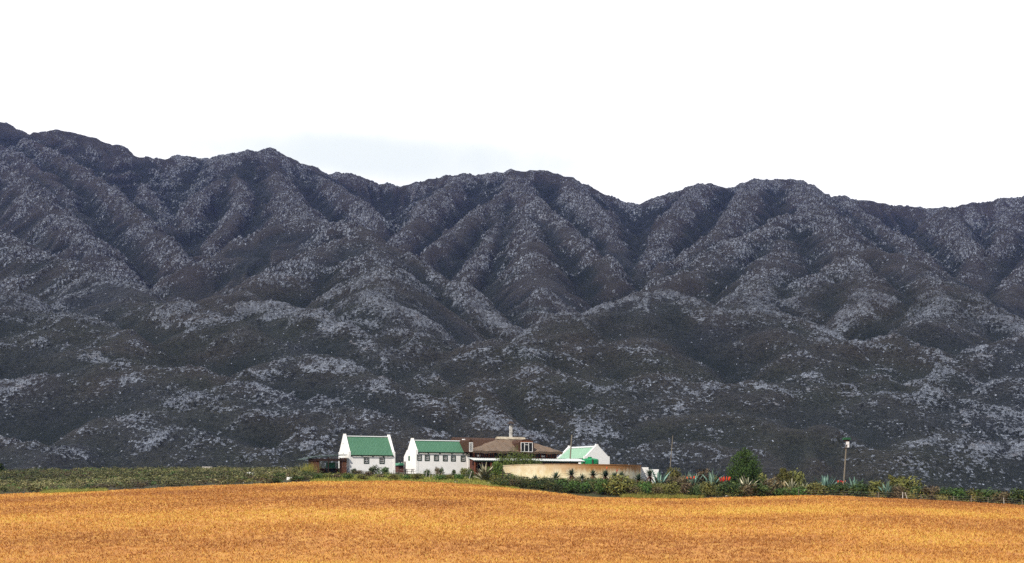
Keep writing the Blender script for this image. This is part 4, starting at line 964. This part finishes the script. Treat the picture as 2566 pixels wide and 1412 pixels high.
def agave(px, ptop, pb, wpx, D, matk, label, seed, n=24, elo=22, ehi=86, droop=.25):
    x = WX(px, D); z = gz(x, D); zb_ = max(z, WZ(pb, D)-.1); H = WZ(ptop, D)-z
    o_ = empty('agave', (x, D, z)); tag(o_, label, 'agave', 'agaves along the hedge')
    L_ = max(.9, H*1.04); ros_obj('leaf_rosette', (n, L_, .17*L_/1.6*(wpx/38), elo, ehi, droop, seed), matk, o_)
    MB().lathe([(.12, -.1), (.16, .12), (.05, .3)], 10).build('stem', M['bark'], o_); return o_
agave(1215,1157,1208,56,176.5,'agave_pale','large pale striped agave at the fence left of the reservoir',21,30,25,88,.35)
agave(1650,1171,1216,48,174,'agave_blue','large blue green agave beside the stepped white garden wall',22,20,30,86,.2)
agave(1722,1178,1212,34,186,'agave_blue','blue agave behind the brown bushes, left one of a distant pair',23,18,35,84,.25)
agave(1738,1176,1212,30,187,'agave_blue','blue agave behind the brown bushes, right one of a distant pair',24,18,35,84,.25)
agave(1782,1169,1215,38,183,'agave_blue','blue agave with folded leaf tips midway between thin pole and big tree',25,20,30,86,.5)
agave(1868,1185,1232,42,167,'agave_pale','pale cream agave with bent tips in front of the big dark tree',26,18,45,88,.3)
agave(1984,1192,1226,36,169,'agave_pale','pale cream agave with broken tips, left one in front of the olive shrub',27,16,45,86,.5)
agave(2013,1205,1234,30,168,'agave_pale','yellowish agave, right one in front of the olive shrub',28,14,40,86,.6)
agave(2070,1185,1232,44,170,'agave_blue','tall grey green agave just left of the lamp mast',29,24,48,88,.15)
agave(2141,1194,1240,46,163.5,'agave_blue','bright blue green agave just right of the lamp mast',30,26,50,88,.12)
agave(2224,1205,1252,54,160,'agave_blue','broad dense blue agave at the field edge, left of the pale stakes',31,34,30,88,.15)
agave(2534,1234,1270,32,158,'agave_blue','small blue green agave in the hedge near the right edge',32,18,55,88,.1)
agave(1943,1196,1225,26,172,'agave_blue','green agave half hidden left of the olive shrub',33,16,50,86,.3)
def aloe(px, ptop, pb, wpx, D, label, seed, flowers=0, fl_h=.5):
    x = WX(px, D); z = gz(x, D); H = max(.8, WZ(ptop, D)-z); w_ = wpx*D/F; L_ = w_*.80; st = max(.15, H-L_*.74)
    o_ = empty('aloe', (x, D, z)); tag(o_, label, 'aloe', 'aloes in front of the reservoir and hedge')
    MB().tube((0, 0, -.2), (.03, 0, st), .10, .09, 8).build('stem', M['bark'], o_)
    ros_obj('dead_leaf_skirt', (26, min(L_*.9, st*.9), .10, -60, -25, .5, seed+100, {'z0': st}), 'dead_leaf', o_)
    ros_obj('leaf_rosette', (40, L_, .15, -5, 84, .12, seed, {'z0': st}), 'aloe', o_)
    r = np.random.RandomState(seed)
    for i in range(flowers):
        a = i*2.4+r.rand(); q = .12+.32*r.rand(); p0 = Vector((q*.4*math.cos(a), q*.4*math.sin(a), st+.1)); p1 = Vector((q*1.5*math.cos(a), q*.9*math.sin(a), st+L_*.75+r.rand()*.12))
        f_ = MB(); f_.tube(p0, p1, .02, .015, 5); fo_ = f_.build('flower_stalk', M['bark'], o_)
        g_ = MB(); dv = (p1-p0).normalized()
        rings = [(0, .03), (.15, .065), (.5, .07), (.8, .045), (1, .012)]
        for (ta, ra), (tb_, rb2) in zip(rings[:-1], rings[1:]): g_.tube(p1+dv*fl_h*ta, p1+dv*fl_h*tb_, ra, rb2, 7, cap=False)
        fm = g_.build('flower', M['flower'], fo_); attr(fm.data, 'v', [.15+.75*((k_//7)/4)+.1*r.rand() for k_ in range(len(fm.data.polygons))], 'FACE')
    return o_
for i, (px, a_, b_, w_, D, lb, fl) in enumerate([
    (1341,1192,1212,24,179,'small aloe with straw skirt, leftmost before the cream part of the reservoir',0),
    (1367,1196,1212,22,179,'low small aloe, second from the left before the reservoir',0),
    (1393,1183,1210,28,178.5,'tall dark aloe, third from the left, below the right thatched eave',0),
    (1432,1174,1208,30,178.5,'tall dark aloe standing below the thick leaning pole',0),
    (1459,1188,1210,24,177.5,'small spiky aloe behind a pale stake below the green tank',0),
    (1486,1178,1208,24,178.5,'dark aloe below the right side of the green tank',0),
    (1517,1178,1208,28,178,'dark aloe with a trace of red flower below the barn gable',1),
    (1540,1184,1208,24,177,'aloe with small red flower just right of the barn gable',1),
    (1557,1182,1206,22,178,'bushy upright aloe between red flowered aloe and white wall',0),
    (1600,1188,1212,26,176,'low aloe below the left step of the white garden wall',0),
    (1628,1176,1214,30,175,'tall dark aloe before the white garden wall, left of blue agave',0),
    (1735,1202,1226,30,172,'aloe with a few red flowers among brown bushes left of the tree',4),
    (1818,1208,1240,40,168,'aloe crowned by a big bunch of bright red flowers',10),
    (2106,1212,1236,26,170,'aloe with small red flower cluster just left of the mast foot',5),
    (2520,1246,1266,22,159,'aloe with dull red flower near the right edge of the hedge',2)]):
    aloe(px, a_, b_, w_, D-(4.5 if px < 1640 else 0), lb, 50+i, fl, .62 if px == 1818 else .36)

# tall yellow grass clump and verges
def grass_clump(px, D, H, wd, n, label):
    x = WX(px, D); z = gz(x, D); r = nr; P = np.zeros((n, 3))
    V, Fc, K = blades(P, np.full(n, H), np.full(n, .02), 1, wd*.35, .25); o_ = mesh_obj('grass_clump', V, Fc, M['grass_y']); attr(o_.data, 'v', np.clip(nr.rand(K), 0, 1), 'FACE')
    o_.location = (x, D, z); tag(o_, label, 'grass clump')
grass_clump(773, 188.5, 1.5, 1.2, 700, 'tall yellow green grass clump at the left end of the plank shed')
def verge(name, pxr, dmax, n, h, matk, label, dmin=-.8):
    px = pxr[0]+(pxr[1]-pxr[0])*nr.rand(n); ed = np.interp(px, PXC, ED); D = ed+dmin+(dmax-dmin)*nr.rand(n)**1.3; x = WX(px, D)
    V, Fc, K = blades(np.stack([x, D, Gz(x, D)], -1), np.full(n, h), np.full(n, .04), 4, .12, .5)
    o_ = mesh_obj(name, V, Fc, M[matk]); attr(o_.data, 'v', np.clip(np.repeat(nr.rand(n), 4)*.8+.2*nr.rand(K), 0, 1), 'FACE'); tag(o_, label, 'grass', None, 'stuff')
verge('verge_grass', (105, 265), 2.5, 2600, .22, 'grass_y', 'bright yellow green grass verge under the left scrub', -2.2)
verge('verge_grass', (780, 1300), 9, 5000, .28, 'grass_y', 'yellow green grass verge in front of the cottages')
verge('verge_grass', (1560, 1760), 5, 2500, .35, 'grass_y', 'yellow grass patch under the bushes right of the reservoir')

# low scrub masses
scatter_scrub('scrub', 3900, (-500, 800), (152, 285), .84, 'scrub', 'low grey green scrub covering the left plain as one mass', per=60, avoid=near_buildings, leaf=.085)
scatter_scrub('scrub', 2600, (-500, 800), (152, 285), .55, 'bush_brown', 'brown twiggy scrub mixed through the left plain', per=50, avoid=near_buildings, leaf=.08, seed=15)
scatter_scrub('scrub', 700, (-500, 800), (152, 285), .60, 'bush_green', 'fresh green scrub patches mixed through the left plain', per=50, avoid=near_buildings, leaf=.08, seed=16)
scatter_scrub('scrub', 650, (1235, 1600), (164, 175.8), 1.05, 'bush_dark', 'thick dark green undergrowth below the reservoir wall', per=80, avoid=None, leaf=.07, seed=17)
scatter_scrub('scrub', 2600, (560, 2900), (150, 190), .42, 'bush_olive', 'low olive undergrowth filling between the hedge bushes', per=44, avoid=near_buildings, leaf=.06, seed=6)
scatter_scrub('scrub', 2200, (1240, 2900), (150, 182), .50, 'bush_brown', 'brown undergrowth filling between the hedge bushes', per=44, avoid=near_buildings, leaf=.06, seed=8)
scatter_scrub('scrub', 1500, (780, 1250), (170, 330), .45, 'bush_green', 'green undergrowth around and behind the cottages', per=44, avoid=near_buildings, leaf=.06, seed=9)
scatter_scrub('scrub', 2600, (1500, 3000), (182, 300), .45, 'bush_dark', 'dark scrub on the plain behind the right hand hedge', per=40, avoid=near_buildings, leaf=.06, seed=10)

# ------------------------------------------------------------------ fences
def fence(label, posts, wires=3, dashed=None):
    """posts: (px_bottom, px_top, py_top, py_bottom, D, material, radius)"""
    x0, y0 = WX(posts[0][0], posts[0][4]), posts[0][4]; g0 = gz(x0, y0)
    o_ = empty('wire_fence', (x0, y0, g0)); tag(o_, label, 'fence', 'wire fences along the field'); prev = None
    for pb_, pt_, a_, b_, D, mk, r_ in posts:
        xb = WX(pb_, D); xt = WX(pt_, D); zb_ = gz(xb, D); zt_ = zb_+max(.5, (b_-a_)*D/F)
        MB().tube((xb-x0, D-y0, zb_-.2-g0), (xt-x0, D-y0, zt_-g0), r_, r_*.85, 7).build('post', M[mk], o_)
        c = [Vector((xb+(xt-xb)*t-x0, D-y0, zb_+(zt_-zb_)*t-g0)) for t in (.3, .6, .92)]
        if prev is not None and (c[0]-prev[0]).length < 22:
            wm = MB(); [wm.tube(p_, q_, .010, n=4) for p_, q_ in zip(prev, c)]; wm.build('wire', M['wire'], o_)
        prev = c
PP, DP, GP = 'pale_post', 'dark_post', 'grey_post'
fence('wire fence with thin dark posts along the left scrub edge', [(128,128,1207,1224,161,DP,.05),(236,236,1206,1222,162,DP,.05),(345,345,1197,1217,164,DP,.055),(452,452,1198,1214,166,DP,.05),(560,560,1190,1215,169,DP,.07),(565,566,1193,1214,169.5,DP,.06),(571,571,1192,1213,170,GP,.04)])
fence('wire fence of leaning pale stakes in front of the six window cottage', [(986,987,1180,1196,182,DP,.05),(997,1000,1180,1202,180,DP,.07),(1013,1013,1182,1200,179,GP,.035),(1036,1036,1178,1200,179,PP,.03),(1052,1053,1180,1198,179,PP,.03),(1066,1071,1178,1203,178,PP,.045),(1074,1080,1180,1202,178,PP,.04),(1082,1087,1182,1200,178,PP,.04),(1088,1093,1179,1198,178,PP,.05),(1097,1101,1178,1193,178,PP,.04),(1104,1109,1181,1200,178,PP,.04),(1120,1124,1180,1194,178,PP,.04),(1146,1148,1180,1198,178,GP,.03),(1166,1168,1174,1196,178,GP,.03),(1174,1182,1180,1203,177.5,PP,.055)])
fence('wire fence of thin stakes below the reservoir and its aloes', [(1259,1259,1166,1207,172.5,DP,.06),(1273,1273,1181,1205,173.0,DP,.04),(1296,1296,1183,1205,173.0,GP,.035),(1321,1321,1183,1206,173.0,GP,.035),(1347,1347,1188,1208,172.5,GP,.03),(1367,1367,1187,1208,172.5,GP,.035),(1394,1394,1184,1206,172.5,PP,.03),(1440,1440,1185,1208,172.5,PP,.035),(1458,1458,1188,1211,171.5,PP,.05),(1479,1478,1184,1206,172.0,PP,.05),(1532,1532,1186,1208,171.5,PP,.04),(1555,1555,1184,1204,172.0,PP,.05),(1567,1567,1186,1204,172.0,PP,.05),(1600,1592,1192,1210,171.0,PP,.045),(1607,1607,1190,1206,171.0,GP,.04),(1625,1620,1188,1210,172.5,PP,.05),(1669,1668,1194,1214,171.0,PP,.06),(1749,1748,1200,1213,169.5,PP,.055)])
x0 = WX(1259, 172.5)
fence('wire fence with scattered pale stakes at the right field edge', [(2001,2001,1222,1240,160,GP,.03),(2202,2202,1224,1240,158.6,GP,.045),(2262,2262,1230,1248,158,PP,.07),(2275,2268,1232,1250,158,PP,.06),(2308,2308,1238,1252,157.8,GP,.05),(2390,2390,1240,1254,157,GP,.05),(2434,2434,1236,1254,156.6,GP,.05),(2476,2476,1240,1256,156,GP,.04),(2516,2515,1245,1262,155.6,PP,.05),(2562,2561,1252,1268,155.2,GP,.05)])
gt_ = empty('gate', (x0, 172.4, gz(x0, 172.4))); tag(gt_, 'small dark crossbar gate at the reservoir\'s left edge', 'gate')
zc = WZ(1187, 172.4)-gz(x0, 172.4); MB().box(.07, 1.0, -.04, .04, zc-.05, zc+.05).build('crossbar', M['dark_post'], gt_); MB().box(1.0, 1.1, -.05, .05, -.2, zc+.12).build('post', M['dark_post'], gt_)

# ------------------------------------------------------------------ stones, slabs
def rock(px, pb, wpx, hpx, D, label, cat='stone', name='stone', m_='stone', grp=None, seed=0, box=False):
    x = WX(px, D); z = gz(x, D); r = random.Random(seed+int(px)); w_ = wpx*D/F; h = hpx*D/F; lift = max(0, WZ(pb, D)-z) if box else 0
    bm_ = MB()
    if box: bm_.prism([(-w_/2, 0), (w_/2, .02), (w_/2-.04, h), (-w_/2+.05, h*1.04)], 'y', -.35, .35)
    else:
        vs = []; fs = []; nl, na = 5, 9
        for j in range(nl+1):
            t = j/nl*math.pi/2
            for i in range(na):
                a = i*2*math.pi/na; q = 1+.22*(r.random()-.5); vs.append((w_/2*math.cos(t)*math.cos(a)*q, w_/2*math.cos(t)*math.sin(a)*q, h*math.sin(t)*(1+.2*(r.random()-.5))-.03))
        for j in range(nl):
            for i in range(na): fs.append((j*na+i, j*na+(i+1) % na, (j+1)*na+(i+1) % na, (j+1)*na+i))
        fs.append(tuple(range(na))[::-1]); bm_.add(vs, fs)
    o_ = bm_.build(name, M[m_]); o_.location = (x, D, z+(.0 if not box else 0)); tag(o_, label, cat, grp); return o_
rock(726,1210,14,8,174.5,'white block lying on the field edge left of the plank shed','block','block','white',seed=1,box=True)
rock(628,1194,17,10,200,'white flat slab in the scrub left of the shed, upper one','slab','slab','white',seed=2,box=True)
rock(645,1197,14,7,196,'thin white slab in the scrub, lower right of the other slab','slab','slab','white',seed=3,box=True)
rock(520,1160,26,12,262,'long pale trough on the scrub crest at the left','trough','trough','stone',seed=4,box=True)
for i, (px, pb, w_, h_, lb) in enumerate([(569,1213,6,4,'small pale stone at the foot of the left fence posts'),(610,1212,4,4,'tiny white stone on the field edge below the white slabs'),(757,1212,6,4,'flat pale stone on the field edge right of the white block'),
    (1118,1203,7,5,'pale pointed stone in the verge below the fourth of six windows'),(1143,1210,9,5,'pale stone on the field edge below the fifth of six windows'),(1164,1212,6,3,'low stone on the field edge below the sixth window'),(1223,1214,7,4,'pale stone at the foot of the striped agave'),(1245,1219,8,3,'flat stone on the field below the yellow green shrub'),
    (1493,1236,5,5,'small white stone among green bushes below the green tank'),(1600,1244,12,4,'flat pale stone on the field edge below the white wall'),(1645,1250,12,4,'flat pale stone below the blue agave by the wall'),(1727,1250,10,4,'pale stone on the field edge left of the aloe with big red flowers'),(1700,1236,7,5,'pale stone in yellow grass right of the thin pole'),(1822,1251,9,4,'flat stone on the field edge below the red aloe flowers'),
    (1998,1238,8,4,'pale stone under the hedge below the pale agaves'),(2030,1254,9,3,'pinkish flat stone on the field below the hedge'),(2088,1250,9,5,'pale stone on the field edge left of the mast foot'),(2447,1258,5,5,'small yellowish stone on the right field edge')]):
    D = find_D(px, pb); rock(px, pb, w_, h_, D, lb, seed=20+i)
for i, (px, w_, h_) in enumerate([(706,8,6),(713,9,9),(722,9,8),(730,7,6),(740,5,5)]):
    rock(px, 1165, w_, h_, 268+i*.7, 'pale boulder in the row on the scrub crest left of the shed, '+ORD[i], 'boulder', 'boulder', 'stone', 'pale boulders on the crest left of the shed', 60+i)
for i, (px, D, w_, h_) in enumerate([(988,232,8,26),(994,238,9,34),(1000,244,8,40),(1004,232,8,24),(992,228,7,14),(1007,250,7,42)]):
    rock(px, 0, w_*1.2, h_*.6, D, 'pale boulder heaped between the two cottages, '+ORD[i], 'boulder', 'boulder', 'stone', 'pale boulders heaped between the cottages', 80+i)
scatter_scrub('scrub', 650, (1235, 1700), (163, 175.8), 1.05, 'bush_olive', 'olive undergrowth below the reservoir wall', per=80, avoid=None, leaf=.07, seed=27)
scatter_scrub('scrub', 1100, (1600, 2600), (158, 178), .95, 'bush_olive', 'olive undergrowth thickening the right hand hedge', per=70, avoid=None, leaf=.07, seed=28)
HAZE = 0.00006
DENOISE = False
# ------------------------------------------------------------------ sky, sun, cloud shade, camera
SUN_EL, SUN_AZ = math.radians(44), math.radians(-31)    # azimuth measured from straight behind the camera, to its left
sd = Vector((math.sin(SUN_AZ)*math.cos(SUN_EL), -math.cos(SUN_AZ)*math.cos(SUN_EL), math.sin(SUN_EL)))
sl = bpy.data.lights.new('sun', 'SUN'); sl.energy = 5.0; sl.angle = math.radians(.5); sl.color = (1, .93, .82)
so = bpy.data.objects.new('sun', sl); COL.objects.link(so); so.rotation_euler = sd.to_track_quat('Z', 'Y').to_euler(); so.location = (0, 0, 1500)
w = bpy.data.worlds.new('World'); S.world = w; w.use_nodes = True; nt = w.node_tree
bg = nt.nodes['Background']
sky = N(nt, 'ShaderNodeTexSky', sky_type='NISHITA'); sky.sun_disc = False; sky.sun_elevation = SUN_EL
sky.sun_rotation = math.atan2(sd.x, sd.y)
tc = N(nt, 'ShaderNodeTexCoord'); sx = N(nt, 'ShaderNodeSeparateXYZ'); L(nt, tc.outputs['Generated'], sx.inputs[0])
X, Y, Z = sx.outputs
az = math_(nt, 'ARCTAN2', X, Y); el = math_(nt, 'ARCSINE', Z)
cn = noise(nt, tc.outputs['Generated'], 2.2, 5, .6)
# overcast bank in front (north), breaking up overhead and behind
front = mapr(nt, Y, -.5, .45); high = mapr(nt, Z, .45, .95)
cov = math_(nt, 'SUBTRACT', math_(nt, 'ADD', front, math_(nt, 'MULTIPLY', cn, .9)), math_(nt, 'MULTIPLY', high, .7))
cov = mapr(nt, cov, .55, .95, 0, 1, True)
cloudc = mixc(nt, mapr(nt, cn, .3, .7), (14.2, 14.2, 14.3), (15.5, 15.5, 15.5))
def blobm(caz, cel, raz, rel_, tilt=0.0):
    a = math_(nt, 'DIVIDE', math_(nt, 'SUBTRACT', az, caz), raz)
    e = math_(nt, 'DIVIDE', math_(nt, 'SUBTRACT', math_(nt, 'SUBTRACT', el, cel), math_(nt, 'MULTIPLY', math_(nt, 'SUBTRACT', az, caz), tilt)), rel_)
    r2 = math_(nt, 'ADD', math_(nt, 'MULTIPLY', a, a), math_(nt, 'MULTIPLY', e, e))
    r2 = math_(nt, 'ADD', r2, math_(nt, 'MULTIPLY', math_(nt, 'SUBTRACT', noise(nt, tc.outputs['Generated'], 14, 4, .6), .5), 1.4))
    return mapr(nt, r2, 1.3, .0, 0, 1, True)
g1 = blobm(-.11, .252, .19, .020, -.03); g2 = blobm(.30, .300, .03, .018)
cloudc = mixc(nt, math_(nt, 'MULTIPLY', g1, .8), cloudc, (10.3, 11.2, 11.2)); cloudc = mixc(nt, math_(nt, 'MULTIPLY', g2, .28), cloudc, (6.8, 7.8, 8.6))
L(nt, mixc(nt, cov, sky.outputs[0], cloudc), bg.inputs[0]); bg.inputs[1].default_value = .09

# the cloud bank over the mountains: its shadow lies on the slopes
x = np.linspace(-2600, 2000, 70); y = np.linspace(0, 1, 50)
yl = 400 - 830*abs(sd.y/sd.z)
Yc, Xc = np.meshgrid(y, x); Yc = yl + 45*fbm(Xc, Yc*0, 300., 3, 201) + Yc*(2080-yl)
def sheet(zs, flip):
    Z_ = 830 + zs
    V = np.stack([Xc, Yc, Z_], -1).reshape(-1, 3); i = np.arange(69)[:, None]*50 + np.arange(49)[None, :]
    return V, np.stack([i, i+50, i+51, i+1] if not flip else [i, i+1, i+51, i+50], -1).reshape(-1, 4)
V1, F1 = sheet(10*fbm(Xc, Yc, 150., 3, 211), False); V2, F2 = sheet(60+35*fbm(Xc, Yc, 220., 4, 221), True)
nb = len(V1); F2 = F2+nb; idx = np.arange(3500).reshape(70, 50)
ring = list(idx[:, 0]) + list(idx[-1, 1:]) + list(idx[-2::-1, -1]) + list(idx[0, -2:0:-1])
side = np.array([[ring[i], ring[(i+1) % len(ring)], ring[(i+1) % len(ring)]+nb, ring[i]+nb] for i in range(len(ring))])
o = mesh_obj('cloud', np.concatenate([V1, V2]), np.concatenate([F1, F2, side]), M['cloud'], smooth=True)
tag(o, 'grey cloud bank hanging over the mountains and shading them', None, None, 'structure')
if HAZE:
    bmz = MB().box(-1600, 1600, -80, 2900, -9, 720)
    m = bpy.data.materials.new('haze_air'); m.use_nodes = True; nt = m.node_tree; nt.nodes.clear()
    pv = N(nt, 'ShaderNodeVolumePrincipled'); pv.inputs['Color'].default_value = (.31, .39, 1, 1); pv.inputs['Density'].default_value = HAZE
    pv.inputs['Anisotropy'].default_value = .2
    mo = N(nt, 'ShaderNodeOutputMaterial'); L(nt, pv.outputs[0], mo.inputs['Volume'])
    tag(bmz.build('haze', m), 'thin blue haze in the air towards the mountains', None, None, 'stuff')
cam = bpy.data.cameras.new('camera'); co = bpy.data.objects.new('camera', cam); COL.objects.link(co)
co.location = (0, 0, EYE); co.rotation_euler = (math.pi/2, 0, 0)
cam.sensor_width = 36; cam.lens = 36*F/2566; cam.shift_y = (H0-706)/2566; cam.clip_end = 8000; cam.clip_start = .5
S.camera = co
S.view_settings.view_transform = 'Standard'; S.view_settings.look = 'None'; S.view_settings.exposure = 0; S.view_settings.gamma = 1
S.cycles.max_bounces = 6; S.cycles.volume_bounces = 0
S.cycles.use_denoising = DENOISE
